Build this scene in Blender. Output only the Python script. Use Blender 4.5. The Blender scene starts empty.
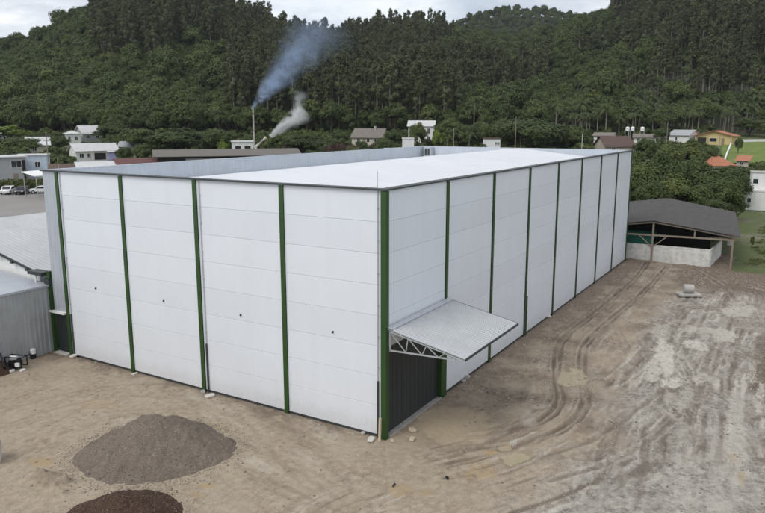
import bpy, math, random
import numpy as np
from mathutils import Vector, Matrix
random.seed(7); RNG = np.random.default_rng(11)
SC = bpy.context.scene; COL = SC.collection
R_ = math.radians

# ------------------------------------------------------------------ camera data
CX, CY, CZ = -24.935, -14.853, 13.764
YAW, PIT, FPX = 0.540845, 0.189735, 701.3
CYW, SYW, CP, SP = math.cos(YAW), math.sin(YAW), math.cos(PIT), math.sin(PIT)
CAM = np.array([CX, CY, CZ])
FV = np.array([CYW*CP, SYW*CP, -SP]); RV = np.array([SYW, -CYW, 0.0]); UV = np.cross(RV, FV)

def ray(px, py):
    return FV + RV*(px-382.5)/FPX - UV*(py-256.5)/FPX
def at_z(px, py, z=0.0):
    d = ray(px, py); return CAM + d*((z-CZ)/d[2])
def ds(x, y):                       # forward distance and sideways offset from the camera's foot
    dx, dy = np.asarray(x)-CX, np.asarray(y)-CY
    return dx*CYW+dy*SYW, dx*SYW-dy*CYW
def from_ds(d, s):
    return CX+d*CYW+s*SYW, CY+d*SYW-s*CYW
def tan_el(py):
    return np.tan(np.arctan((256.5-np.asarray(py, float))/FPX)-PIT)

# ------------------------------------------------------------------ noise
def _h(ix, iy, seed):
    a = np.sin(ix*127.1+iy*311.7+seed*74.7)*43758.5453
    return a-np.floor(a)
def vnoise(x, y, seed=0):
    x = np.asarray(x, float); y = np.asarray(y, float)
    ix, iy = np.floor(x), np.floor(y); fx, fy = x-ix, y-iy
    fx = fx*fx*fx*(fx*(fx*6-15)+10); fy = fy*fy*fy*(fy*(fy*6-15)+10)
    a, b, c, d = _h(ix, iy, seed), _h(ix+1, iy, seed), _h(ix, iy+1, seed), _h(ix+1, iy+1, seed)
    return (a*(1-fx)+b*fx)*(1-fy)+(c*(1-fx)+d*fx)*fy
def fbm(x, y, o=4, seed=0, g=0.5):
    t = 0; a = 1; n = 0
    c, s = 0.8, 0.6
    for k in range(o):
        t = t+a*(vnoise(x, y, seed+k*3.1)*2-1); n += a; a *= g
        x, y = (x*c-y*s)*2.03+17.3, (x*s+y*c)*2.03-9.1
    return t/n
def sstep(a, b, x):
    t = np.clip((np.asarray(x, float)-a)/(b-a), 0, 1); return t*t*(3-2*t)

# ------------------------------------------------------------------ terrain height
CR_X = [-900, -300, -60, 0, 30, 55, 70, 82, 110, 170, 230, 253, 278, 298, 323, 348, 380, 425, 440, 480, 518, 553, 583, 605, 640, 700, 765, 850, 1000, 1600]
CR_Y = [80, 60, 45, 37, 33, 22, 10, 0, -6, -10, -4, 1, 12, 17, 22, 19, 17, 20, 26, 34, 39, 27, 14, 4, -14, -40, -60, -70, -60, 0]
DC_X = [-900, 250, 320, 420, 480, 520, 583, 700, 1600]
DC_Y = [520, 520, 560, 620, 680, 680, 610, 560, 560]
F2_X = [200, 380, 440, 470, 490, 510, 530, 545, 565, 583, 620, 700]
F2_Y = [90, 42, 27, 16, 11, 8, 9, 9, 13, 17, 30, 80]
def terrain(x, y):
    d, s = ds(x, y)
    d1 = np.maximum(d, 1.0)
    X = 382.5+714.0*s/d1
    zb = np.interp(d, [0, 115, 150, 200, 250, 300], [-0.28, -0.28, 0.6, 4.3, 7.6, 11.0])
    # lawn bank on the right sits higher
    dc = np.interp(X, DC_X, DC_Y)
    zc = CZ+dc*tan_el(np.interp(X, CR_X, CR_Y))-np.interp(X, [60, 190, 300, 400, 470, 590, 640], [16, 20, 31, 28, 12, 12, 18])
    u = np.clip((d-285)/(dc-285), 0, 1)
    z1 = zb+(zc-11.0)*(0.55*u+0.45*u*u*(3-2*u))
    z1 = z1-np.maximum(d-dc, 0)*0.22
    z2 = CZ+1150*tan_el(np.interp(X, F2_X, F2_Y))-11.0
    w = sstep(850, 1150, d)*(1-0.4*sstep(1160, 1500, d))
    z2 = np.where(d > 800, 5+(z2-5)*w, -50)
    z = np.maximum(z1, z2)
    hill = sstep(300, 400, d)
    z = z+hill*fbm(np.asarray(x)/60, np.asarray(y)/60, 3, 5)*4.5
    z = z+sstep(90, 130, d)*fbm(np.asarray(x)/14, np.asarray(y)/14, 3, 8)*0.35
    return z
def on_ground(px, py):              # where a line of sight meets the terrain
    r = ray(px, py); t = np.linspace(20, 900, 9000)
    P = CAM[None]+r[None]*t[:, None]
    k = np.argmax(P[:, 2] < terrain(P[:, 0], P[:, 1]))
    return P[k]
def ground_at(px, d):
    s = (px-382.5)/714.0*d; x, y = from_ds(d, s)
    return float(x), float(y), float(terrain(x, y))

# ------------------------------------------------------------------ mesh building
class MB:
    def __init__(s): s.v = []; s.f = []; s.n = 0
    def add(s, v, f):
        v = np.asarray(v, float).reshape(-1, 3); s.v.append(v)
        s.f += [tuple(i+s.n for i in q) for q in f]; s.n += len(v); return s
    def box(s, x0, x1, y0, y1, z0, z1):
        v = [(x0,y0,z0),(x1,y0,z0),(x1,y1,z0),(x0,y1,z0),(x0,y0,z1),(x1,y0,z1),(x1,y1,z1),(x0,y1,z1)]
        return s.add(v, [(3,2,1,0),(4,5,6,7),(0,1,5,4),(1,2,6,5),(2,3,7,6),(3,0,4,7)])
    def bar(s, a, b, w, h=None, up=(0, 0, 1)):
        a, b = np.array(a, float), np.array(b, float); h = h or w
        d = b-a; d = d/np.linalg.norm(d); up = np.array(up, float)
        if abs(d@up) > 0.98: up = np.array([1.0, 0, 0])
        r = np.cross(d, up); r /= np.linalg.norm(r); u = np.cross(r, d)
        r = r*w/2; u = u*h/2
        v = [a-r-u, a+r-u, a+r+u, a-r+u, b-r-u, b+r-u, b+r+u, b-r+u]
        return s.add(v, [(3,2,1,0),(4,5,6,7),(0,1,5,4),(1,2,6,5),(2,3,7,6),(3,0,4,7)])
    def tube(s, pts, rad, n=8, cap=True):
        pts = np.array(pts, float); m = len(pts)
        rad = np.broadcast_to(np.array(rad, float), (m,))
        t = np.gradient(pts, axis=0); vs = []
        for i in range(m):
            d = t[i]/np.linalg.norm(t[i]); up = np.array([0, 0, 1.0]) if abs(d[2]) < 0.9 else np.array([1.0, 0, 0])
            r = np.cross(d, up); r /= np.linalg.norm(r); u = np.cross(r, d)
            for k in range(n):
                a = 2*math.pi*k/n; vs.append(pts[i]+rad[i]*(math.cos(a)*r+math.sin(a)*u))
        f = []
        for i in range(m-1):
            for k in range(n):
                k2 = (k+1) % n; f.append((i*n+k, i*n+k2, (i+1)*n+k2, (i+1)*n+k))
        if cap: f.append(tuple(range(n))[::-1]); f.append(tuple((m-1)*n+k for k in range(n)))
        return s.add(vs, f)
    def slab(s, quad, th):          # four (or more) corners, thickened along the normal, downwards
        q = np.array(quad, float); nrm = np.cross(q[1]-q[0], q[2]-q[0]); nrm /= np.linalg.norm(nrm)
        k = len(q); v = np.vstack([q, q-nrm*th])
        f = [tuple(range(k)), tuple(range(2*k-1, k-1, -1))]
        f += [(i, i+k, (i+1) % k+k, (i+1) % k) for i in range(k)]
        return s.add(v, f)
    def prism(s, poly, axis, a0, a1):   # closed 2-D outline extruded along an axis
        k = len(poly); v = []
        for a in (a0, a1):
            for (p, q) in poly:
                v.append({'x': (a, p, q), 'y': (p, a, q), 'z': (p, q, a)}[axis])
        f = [tuple(range(k))[::-1], tuple(range(k, 2*k))]+[(i, (i+1) % k, (i+1) % k+k, i+k) for i in range(k)]
        return s.add(v, f)
    def rows(s, verts, faces):      # numpy bulk
        s.v.append(np.asarray(verts, float)); s.f += (np.asarray(faces)+s.n).tolist(); s.n += len(verts); return s
    def shift(s, off):
        s.v = [v-np.array(off, float) for v in s.v]; return s
    def mesh(s, name, mat, smooth=False):
        me = bpy.data.meshes.new(name)
        V = np.vstack(s.v) if s.v else np.zeros((0, 3))
        me.from_pydata(V.tolist(), [], s.f)
        if mat: me.materials.append(mat)
        if smooth: me.polygons.foreach_set('use_smooth', np.ones(len(me.polygons), bool))
        me.update(); return me

def recalc(me):
    import bmesh
    b = bmesh.new(); b.from_mesh(me); bmesh.ops.recalc_face_normals(b, faces=b.faces); b.to_mesh(me); b.free()

def tag(o, label=None, cat=None, group=None, kind=None):
    if label: o['label'] = label
    if cat: o['category'] = cat
    if group: o['group'] = group
    if kind: o['kind'] = kind
    return o
def obj(name, mb, mat, parent=None, smooth=False, fix=True):
    me = mb.mesh(name, mat, smooth) if isinstance(mb, MB) else mb
    if fix and isinstance(mb, MB) and len(me.polygons) < 30000: recalc(me)
    o = bpy.data.objects.new(name, me); COL.objects.link(o)
    if parent: o.parent = parent
    return o
def thing(name, label, cat, loc=(0, 0, 0), rz=0.0, group=None):
    o = bpy.data.objects.new(name, None); COL.objects.link(o)
    o.empty_display_size = 0.3; o.location = loc; o.rotation_euler = (0, 0, rz)
    return tag(o, label, cat, group)
def dup(root, loc, rz=0.0, label=None, scale=None, group=None):
    r = root.copy(); COL.objects.link(r); r.location = loc; r.rotation_euler = (0, 0, rz)
    if scale is not None: r.scale = scale
    if label: r['label'] = label
    if group: r['group'] = group
    for ch in root.children:
        c = ch.copy(); COL.objects.link(c); c.parent = r
        for g in ch.children:
            e = g.copy(); COL.objects.link(e); e.parent = c
    return r

# ------------------------------------------------------------------ materials
def newmat(name):
    m = bpy.data.materials.new(name); m.use_nodes = True
    nt = m.node_tree; b = nt.nodes['Principled BSDF']; return m, nt, b
def N(nt, t, **kw):
    n = nt.nodes.new(t)
    for k, v in kw.items():
        if k in n.inputs.keys() if hasattr(n.inputs, 'keys') else False: n.inputs[k].default_value = v
        else: setattr(n, k, v)
    return n
def L(nt, a, b): nt.links.new(a, b)
def mixc(nt, fac, a, b, blend='MIX'):
    n = nt.nodes.new('ShaderNodeMix'); n.data_type = 'RGBA'; n.blend_type = blend
    for sock, v in ((n.inputs[0], fac), (n.inputs[6], a), (n.inputs[7], b)):
        if hasattr(v, 'is_output'): L(nt, v, sock)
        elif isinstance(v, (int, float)): sock.default_value = v
        else: sock.default_value = (*v, 1) if len(v) == 3 else v
    return n.outputs[2]
def math_(nt, op, a, b=None, c=None, clamp=False):
    n = nt.nodes.new('ShaderNodeMath'); n.operation = op; n.use_clamp = clamp
    for i, v in enumerate((a, b, c)):
        if v is None: continue
        if hasattr(v, 'is_output'): L(nt, v, n.inputs[i])
        else: n.inputs[i].default_value = v
    return n.outputs[0]
def noise(nt, scale, detail=4, rough=0.55, vec=None, dist=0.0):
    n = nt.nodes.new('ShaderNodeTexNoise'); n.inputs['Scale'].default_value = scale
    n.inputs['Detail'].default_value = detail; n.inputs['Roughness'].default_value = rough
    n.inputs['Distortion'].default_value = dist
    if vec is not None: L(nt, vec, n.inputs['Vector'])
    return n.outputs['Fac']
def ramp(nt, fac, stops):
    n = nt.nodes.new('ShaderNodeValToRGB'); L(nt, fac, n.inputs[0]); cr = n.color_ramp
    while len(cr.elements) < len(stops): cr.elements.new(0.5)
    for e, (p, c) in zip(cr.elements, stops):
        e.position = p; e.color = (*c, 1) if len(c) == 3 else c
    return n.outputs[0]
def coords(nt, scale=(1, 1, 1), kind='Object'):
    tc = nt.nodes.new('ShaderNodeTexCoord'); mp = nt.nodes.new('ShaderNodeMapping')
    mp.inputs['Scale'].default_value = scale; L(nt, tc.outputs[kind], mp.inputs['Vector']); return mp.outputs[0]
def bump(nt, b, h, strength=0.3, dist=0.02):
    n = nt.nodes.new('ShaderNodeBump'); n.inputs['Strength'].default_value = strength; n.inputs['Distance'].default_value = dist
    L(nt, h, n.inputs['Height']); L(nt, n.outputs[0], b.inputs['Normal'])
def surf(name, col, rough=0.6, var=0.12, scale=1.5, metal=0.0, dirt=None, dirt_amt=0.0, streak=False, bumps=0.0, fine=40, spec=0.3):
    m, nt, b = newmat(name)
    v = coords(nt)
    f = noise(nt, scale, 5, 0.6, v)
    c1 = tuple(x*(1-var) for x in col); c2 = tuple(min(1, x*(1+var)) for x in col)
    c = mixc(nt, ramp(nt, f, [(0.3, (0,)*3), (0.7, (1,)*3)]), c1, c2)
    if dirt:
        vs = coords(nt, (3, 3, 0.25) if streak else (1, 1, 1))
        g = noise(nt, scale*1.7, 6, 0.7, vs)
        c = mixc(nt, math_(nt, 'MULTIPLY', ramp(nt, g, [(0.45, (0,)*3), (0.75, (1,)*3)]), dirt_amt), c, dirt)
    L(nt, c, b.inputs['Base Color'])
    b.inputs['Roughness'].default_value = rough; b.inputs['Metallic'].default_value = metal
    b.inputs['Specular IOR Level'].default_value = spec
    if bumps: bump(nt, b, noise(nt, fine, 4, 0.6, v), bumps, 0.02)
    return m

M = {}
M['panel'] = surf('white_panel', (0.70, 0.728, 0.77), 0.42, 0.03, 0.25, dirt=(0.55, 0.56, 0.56), dirt_amt=0.12, streak=True, bumps=0.03, fine=3)
_m = M['panel']; _nt = _m.node_tree; _b = _nt.nodes['Principled BSDF']; _c = _b.inputs['Base Color'].links[0].from_socket
_sx = _nt.nodes.new('ShaderNodeSeparateXYZ'); _v = coords(_nt); L(_nt, _v, _sx.inputs[0]); _g = _nt.nodes.new('ShaderNodeNewGeometry')
_sp = math_(_nt, 'MULTIPLY', ramp(_nt, math_(_nt, 'ADD', _sx.outputs[2], math_(_nt, 'MULTIPLY', noise(_nt, 1.6, 6, .7, _v), -.9)), [(0.0, (1,)*3), (0.45, (0,)*3)]), ramp(_nt, noise(_nt, 7, 5, .7, _v), [(.35, (.05,)*3), (.7, (.25,)*3)]))
_c = mixc(_nt, _sp, _c, (.36, .29, .215)); L(_nt, mixc(_nt, 1.0, _c, ramp(_nt, _g.outputs['Random Per Island'], [(0, (.955,)*3), (1, (1,)*3)]), 'MULTIPLY'), _b.inputs['Base Color'])
M['roof'] = surf('white_roof_sheet', (0.66, 0.67, 0.70), 0.45, 0.04, 0.25, dirt=(0.6, 0.6, 0.6), dirt_amt=0.15)
M['green'] = surf('green_steel', (0.026, 0.066, 0.014), 0.45, 0.12, 1.2, spec=0.4)
M['dgreen'] = surf('dark_green_door', (0.030, 0.036, 0.036), 0.45, 0.12, 1.5, dirt=(0.06, 0.065, 0.06), dirt_amt=0.22, streak=True)
M['dark_trim'] = surf('dark_grey_trim', (0.05, 0.055, 0.055), 0.5, 0.1, 3)
M['galv'] = surf('galvanised_sheet', (0.45, 0.475, 0.52), 0.42, 0.07, 1.2, metal=0.25, dirt=(0.35, 0.35, 0.34), dirt_amt=0.25, streak=True)
M['galv_old'] = surf('old_corrugated_sheet', (0.36, 0.375, 0.385), 0.5, 0.1, 1.2, metal=0.25, dirt=(0.22, 0.2, 0.17), dirt_amt=0.35, streak=True)
M['liner'] = surf('parapet_sheet', (0.48, 0.525, 0.58), 0.5, 0.06, 0.8, dirt=(0.36, 0.36, 0.34), dirt_amt=0.3, streak=True)
M['canopy'] = surf('canopy_sheet', (0.41, 0.425, 0.445), 0.5, 0.07, 1.5, metal=0.0, dirt=(.36, .36, .35), dirt_amt=.3)
M['steel'] = surf('grey_steel', (0.42, 0.44, 0.45), 0.45, 0.08, 5, metal=0.3)
M['concrete'] = surf('concrete', (0.40, 0.385, 0.36), 0.85, 0.15, 2, dirt=(0.2, 0.17, 0.13), dirt_amt=0.4, bumps=0.2)
M['pale_concrete'] = surf('pale_concrete', (0.58, 0.56, 0.51), 0.85, 0.12, 2, dirt=(0.36, 0.31, 0.25), dirt_amt=0.4, bumps=0.2)
M['white'] = surf('white_paint', (0.75, 0.75, 0.74), 0.6, 0.05, 1, dirt=(0.5, 0.49, 0.46), dirt_amt=0.2, streak=True)
M['white_old'] = surf('stained_whitewash', (0.62, 0.61, 0.58), 0.8, 0.08, 1.2, dirt=(0.17, 0.15, 0.13), dirt_amt=0.55, bumps=0.15)
M['black'] = surf('black_plastic', (0.012, 0.012, 0.013), 0.5, 0.2, 4)
M['rubber'] = surf('rubber', (0.02, 0.02, 0.02), 0.8, 0.2, 4)
M['glass'] = surf('window_glass', (0.02, 0.025, 0.03), 0.08, 0.1, 1, spec=0.6)
M['wood'] = surf('weathered_wood', (0.24, 0.20, 0.155), 0.85, 0.2, 6, bumps=0.2)
M['pale_wood'] = surf('pale_wood', (0.50, 0.42, 0.31), 0.8, 0.12, 6)
M['bark'] = surf('brown_bark', (0.085, 0.07, 0.052), 0.9, 0.25, 4)
M['pale_bark'] = surf('pale_bark', (0.26, 0.235, 0.195), 0.85, 0.25, 2)
M['dark_inside'] = surf('dark_boards_and_shade', (0.03, 0.028, 0.026), 0.9, 0.3, 2)  # near-black tone: boarding, and the shade of openings put into the colour
M['tarp'] = surf('green_tank', (0.03, 0.16, 0.12), 0.4, 0.1, 2)

def sheet_mat(name, col, pitch, rough=0.55, axis=0, dirt=None, amt=0.3, rows=0.0):
    m, nt, b = newmat(name)
    v = coords(nt); sx = nt.nodes.new('ShaderNodeSeparateXYZ'); L(nt, v, sx.inputs[0])
    w = math_(nt, 'SINE', math_(nt, 'MULTIPLY', sx.outputs[axis], 2*math.pi/pitch))
    f = noise(nt, 0.6, 6, 0.65, v)
    c = mixc(nt, f, tuple(x*0.8 for x in col), tuple(min(1, x*1.15) for x in col))
    if dirt: c = mixc(nt, math_(nt, 'MULTIPLY', ramp(nt, noise(nt, 1.3, 6, 0.7, coords(nt, (1.5, 0.4, 1) if axis == 0 else (0.4, 1.5, 1))), [(0.4, (0,)*3), (0.7, (1,)*3)]), amt), c, dirt)
    h = w
    if rows:
        r = math_(nt, 'FRACT', math_(nt, 'DIVIDE', sx.outputs[1-axis], rows))
        h = math_(nt, 'ADD', w, math_(nt, 'MULTIPLY', r, 2.0))
    bump(nt, b, h, 0.35, 0.02)
    L(nt, c, b.inputs['Base Color']); b.inputs['Roughness'].default_value = rough; b.inputs['Specular IOR Level'].default_value = 0.3
    return m
M['fibre'] = sheet_mat('old_fibre_cement', (0.082, 0.076, 0.071), 0.35, 0.85, 1, (0.045, 0.042, 0.04), 0.6, rows=1.5)
M['fibre_light'] = sheet_mat('fibre_cement', (0.15, 0.138, 0.122), 0.3, 0.85, 0, (0.17, 0.155, 0.14), 0.5, rows=1.2)
M['tile_grey'] = sheet_mat('pale_roof_tiles', (0.50, 0.505, 0.515), 0.33, 0.7, 0, (0.36, 0.36, 0.35), 0.3, rows=0.42)
M['tile_orange'] = sheet_mat('orange_clay_tiles', (0.42, 0.17, 0.10), 0.3, 0.8, 0, (0.27, 0.12, 0.08), 0.5)
M['tile_brown'] = sheet_mat('brown_tiles', (0.115, 0.075, 0.062), 0.3, 0.85, 0, (0.06, 0.048, 0.042), 0.5)
M['tile_taupe'] = sheet_mat('taupe_tiles', (0.20, 0.175, 0.155), 0.3, 0.85, 0, (0.10, 0.088, 0.08), 0.6)
M['tile_red'] = sheet_mat('dull_red_sheet', (0.13, 0.055, 0.05), 0.3, 0.8, 0, (0.08, 0.04, 0.04), 0.5)
M['tile_white'] = sheet_mat('whitened_sheet', (0.55, 0.55, 0.55), 0.3, 0.7, 0, (0.38, 0.37, 0.36), 0.4)
def wallm(name, col): return surf(name, col, 0.8, 0.06, 0.8, dirt=tuple(c*0.6 for c in col), dirt_amt=0.35, streak=True)
M['w_white'] = wallm('white_render', (0.70, 0.70, 0.68)); M['w_grey'] = wallm('grey_render', (0.36, 0.37, 0.37))
M['w_blue'] = wallm('pale_blue_render', (0.50, 0.58, 0.66)); M['w_lilac'] = wallm('lilac_render', (0.42, 0.41, 0.66))
M['w_yellow'] = wallm('yellow_render', (0.58, 0.46, 0.22)); M['w_cream'] = wallm('cream_render', (0.50, 0.46, 0.39))
M['car_white'] = surf('white_car_paint', (0.75, 0.75, 0.75), 0.25, 0.03, 1, spec=0.5)
M['car_dark'] = surf('dark_car_paint', (0.03, 0.032, 0.035), 0.25, 0.05, 1, spec=0.5)
M['asphalt'] = surf('worn_paving', (0.25, 0.24, 0.225), 0.9, 0.08, 0.15, dirt=(0.2, 0.19, 0.18), dirt_amt=0.3)
M['lawn'] = surf('mown_grass', (0.135, 0.18, 0.036), 0.9, 0.2, 0.35, dirt=(0.05, 0.085, 0.02), dirt_amt=0.5, bumps=0.4, fine=6)

def leafmat(name, dark, light, yell=None, ya=0.15):
    m, nt, b = newmat(name)
    oi = nt.nodes.new('ShaderNodeObjectInfo'); at = nt.nodes.new('ShaderNodeAttribute'); at.attribute_name = 'tint'
    f = math_(nt, 'ADD', math_(nt, 'MULTIPLY', oi.outputs['Random'], 0.55), math_(nt, 'MULTIPLY', at.outputs['Fac'], 0.45))
    st = [(0.0, dark), (0.8, light)]
    if yell: st = [(0.0, dark), (0.62, light), (1.0, yell)]
    c = ramp(nt, f, st); L(nt, c, b.inputs['Base Color'])
    b.inputs['Roughness'].default_value = 0.65; b.inputs['Specular IOR Level'].default_value = 0.25
    tr = nt.nodes.new('ShaderNodeBsdfTranslucent'); mx = nt.nodes.new('ShaderNodeMixShader'); mx.inputs[0].default_value = 0.22
    L(nt, c, tr.inputs[0]); L(nt, b.outputs[0], mx.inputs[1]); L(nt, tr.outputs[0], mx.inputs[2])
    L(nt, mx.outputs[0], nt.nodes['Material Output'].inputs['Surface'])
    return m
M['leaf'] = leafmat('broad_leaves', (0.040, 0.060, 0.018), (0.080, 0.108, 0.032), (0.14, 0.162, 0.046))
M['leaf_euc'] = leafmat('eucalypt_leaves', (0.064, 0.076, 0.040), (0.10, 0.115, 0.054), (0.13, 0.14, 0.06))
M['leaf_palm'] = leafmat('palm_leaves', (0.040, 0.058, 0.020), (0.082, 0.105, 0.034))
M['leaf_grass'] = leafmat('grass_blades', (0.075, 0.095, 0.032), (0.13, 0.145, 0.05))
M['forest_bark'] = surf('grey_bark', (0.21, 0.19, 0.16), 0.9, 0.25, 2)
M['leaf_bright'] = leafmat('bright_leaves', (0.08, 0.12, 0.02), (0.14, 0.19, 0.03))
M['leaf_red'] = leafmat('reddish_leaves', (0.06, 0.03, 0.028), (0.11, 0.055, 0.05))

# ------------------------------------------------------------------ world, sun, camera
world = bpy.data.worlds.new('World'); SC.world = world; world.use_nodes = True
wn = world.node_tree; bg = wn.nodes['Background']
SUN_AZ, SUN_EL = math.atan2(0.22, -0.95), R_(50)     # direction TOWARDS the sun (behind the camera, left)
sky = wn.nodes.new('ShaderNodeTexSky'); sky.sky_type = 'NISHITA'; sky.sun_disc = False
sky.sun_elevation = SUN_EL; sky.sun_rotation = math.pi/2-SUN_AZ
tc = wn.nodes.new('ShaderNodeTexCoord'); mp = wn.nodes.new('ShaderNodeMapping'); mp.inputs['Scale'].default_value = (1.6, 1.6, 5.5)
L(wn, tc.outputs['Generated'], mp.inputs['Vector'])
cl = noise(wn, 2.6, 7, 0.58, mp.outputs[0], 0.3)
ccol = ramp(wn, cl, [(0.33, (4.2, 4.7, 5.6)), (0.47, (6.3, 6.7, 7.3)), (0.60, (9.2, 9.3, 9.5))])
cov = ramp(wn, noise(wn, 1.1, 5, 0.6, mp.outputs[0]), [(0.28, (0.55,)*3), (0.5, (0.97,)*3)])
L(wn, mixc(wn, cov, sky.outputs[0], ccol), bg.inputs['Color']); bg.inputs['Strength'].default_value = 0.1
sun = bpy.data.lights.new('sun', 'SUN'); sun.energy = 1.35; sun.angle = R_(32); sun.color = (1.0, 0.96, 0.9)
so = bpy.data.objects.new('sun', sun); COL.objects.link(so)
sd = Vector((math.cos(SUN_AZ)*math.cos(SUN_EL), math.sin(SUN_AZ)*math.cos(SUN_EL), math.sin(SUN_EL)))
so.rotation_euler = sd.to_track_quat('Z', 'Y').to_euler(); so.location = (-40, -30, 60)
cam = bpy.data.cameras.new('camera'); co = bpy.data.objects.new('camera', cam); COL.objects.link(co)
cam.sensor_width = 36; cam.lens = FPX/765*36; cam.clip_end = 5000; cam.clip_start = 0.5
mw = Matrix.Identity(4)
for i in range(3): mw[i][0], mw[i][1], mw[i][2], mw[i][3] = RV[i], UV[i], -FV[i], CAM[i]
co.matrix_world = mw; SC.camera = co
SC.view_settings.view_transform = 'Standard'; SC.view_settings.look = 'None'; SC.view_settings.gamma = 1
SC.view_settings.exposure = 0.34; SC.view_settings.use_curve_mapping = False
SC.render.engine = 'CYCLES'; SC.cycles.use_denoising = True; SC.cycles.denoising_prefilter = 'NONE'
SC.cycles.max_bounces = 6; SC.cycles.volume_bounces = 1; SC.cycles.transparent_max_bounces = 8; SC.cycles.caustics_reflective = False

# ================================================================== THE SETTING
# far terrain: one sheet in polar layout round the camera's foot
def make_terrain():
    tt = np.concatenate([np.linspace(-2.2, -0.75, 40), np.linspace(-0.74, 0.74, 260), np.linspace(0.75, 2.2, 40)])
    dd = np.concatenate([np.linspace(2, 100, 60), np.linspace(102, 300, 90), np.linspace(304, 760, 110), np.linspace(770, 1700, 70)])
    D, T = np.meshgrid(dd, tt, indexing='ij'); X, Y = from_ds(D, D*T)
    Z = terrain(X, Y); V = np.stack([X, Y, Z], -1).reshape(-1, 3)
    a, b = len(dd), len(tt); I = np.arange(a*b).reshape(a, b)
    F = np.stack([I[:-1, :-1], I[:-1, 1:], I[1:, 1:], I[1:, :-1]], -1).reshape(-1, 4)
    m, nt, bs = newmat('valley_ground')
    v = coords(nt)
    n1 = noise(nt, 0.12, 6, 0.65, v); n2 = noise(nt, 1.4, 6, 0.7, v)
    g = mixc(nt, ramp(nt, n2, [(0.3, (0,)*3), (0.7, (1,)*3)]), (0.05, 0.07, 0.02), (0.11, 0.135, 0.04))
    e = mixc(nt, n2, (0.12, 0.10, 0.07), (0.22, 0.19, 0.14))
    c = mixc(nt, ramp(nt, n1, [(0.52, (0,)*3), (0.66, (1,)*3)]), g, e)
    at = nt.nodes.new('ShaderNodeAttribute'); at.attribute_name = 'forest'
    c = mixc(nt, at.outputs['Fac'], c, (0.04, 0.045, 0.024))
    L(nt, c, bs.inputs['Base Color']); bs.inputs['Roughness'].default_value = 0.95; bump(nt, bs, n2, 0.6, 0.3)
    o = obj('terrain', MB().rows(V, F), m, smooth=True, fix=False); tag(o, kind='structure')
    A = o.data.attributes.new('forest', 'FLOAT', 'POINT'); A.data.foreach_set('value', sstep(265, 300, D).reshape(-1).astype(np.float32))
    return o
make_terrain()

# the yard: finely modelled bare earth with ruts, clods and puddle basins
def catmull(P, n=14):
    P = np.array(P, float); P = np.vstack([2*P[0]-P[1], P, 2*P[-1]-P[-2]]); out = []
    for i in range(1, len(P)-2):
        t = np.linspace(0, 1, n, endpoint=False)[:, None]
        p0, p1, p2, p3 = P[i-1], P[i], P[i+1], P[i+2]
        out.append(0.5*((2*p1)+(-p0+p2)*t+(2*p0-5*p1+4*p2-p3)*t**2+(-p0+3*p1-3*p2+p3)*t**3))
    out.append(P[-2][None]); return np.vstack(out)
def gpath(px): return catmull([at_z(*q)[:2] for q in px])
def path_dist(X, Y, P, reach):
    """distance to a polyline, arc length along it and signed side, only near it"""
    D = np.full(X.shape, 99.0); S = np.zeros(X.shape)
    acc = 0.0
    for a, b in zip(P[:-1], P[1:]):
        l = float(np.hypot(*(b-a)))
        if l < 1e-6: continue
        lo = np.minimum(a, b)-reach; hi = np.maximum(a, b)+reach
        i0 = max(0, int((lo[0]-X[0, 0])/ST)); i1 = min(X.shape[0], int((hi[0]-X[0, 0])/ST)+2)
        j0 = max(0, int((lo[1]-Y[0, 0])/ST)); j1 = min(X.shape[1], int((hi[1]-Y[0, 0])/ST)+2)
        if i0 >= i1 or j0 >= j1: acc += l; continue
        x, y = X[i0:i1, j0:j1], Y[i0:i1, j0:j1]; u = (b-a)/l
        t = np.clip((x-a[0])*u[0]+(y-a[1])*u[1], 0, l)
        d = np.hypot(x-a[0]-u[0]*t, y-a[1]-u[1]*t)
        k = d < D[i0:i1, j0:j1]
        D[i0:i1, j0:j1] = np.where(k, d, D[i0:i1, j0:j1]); S[i0:i1, j0:j1] = np.where(k, acc+t, S[i0:i1, j0:j1]); acc += l
    return D, S
def side_of(X, Y, P):
    k = np.linspace(0, len(P)-1, 24).astype(int); Q = P[k]; best = np.full(X.shape, 1e9); sg = np.ones(X.shape)
    for a, b in zip(Q[:-1], Q[1:]):
        m = (a+b)/2; d2 = (X-m[0])**2+(Y-m[1])**2; c = np.sign((b[0]-a[0])*(Y-a[1])-(b[1]-a[1])*(X-a[0])); sg = np.where(d2 < best, c, sg); best = np.minimum(best, d2)
    return sg
ST = 0.06
RUT_A = [(648, 262), (634, 280), (598, 311), (567, 335), (558, 352), (557, 378), (560, 402), (545, 419), (511, 431), (470, 436)]
RUT_B = [(668, 266), (644, 292), (608, 322), (587, 343), (582, 360), (584, 388), (585, 406), (567, 427), (521, 445), (470, 450)]
PUDDLES = [((573, 378), 15, 9), ((516, 459), 11, 7), ((505, 448), 7, 3)]
def blob(X, Y, px, rx, ry, seed, rough=0.35):
    """soft patch on the ground given by its middle and half sizes in photo pixels"""
    c = at_z(*px)[:2]; ex = (at_z(px[0]+rx, px[1])[:2]-at_z(px[0]-rx, px[1])[:2])/2
    ey = (at_z(px[0], px[1]-ry)[:2]-at_z(px[0], px[1]+ry)[:2])/2
    Mi = np.linalg.inv(np.stack([ex, ey], 1)); dx, dy = X-c[0], Y-c[1]
    u = Mi[0, 0]*dx+Mi[0, 1]*dy; v = Mi[1, 0]*dx+Mi[1, 1]*dy
    r = np.sqrt(u*u+v*v)+rough*fbm(X*1.3, Y*1.3, 3, seed)
    return r
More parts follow.
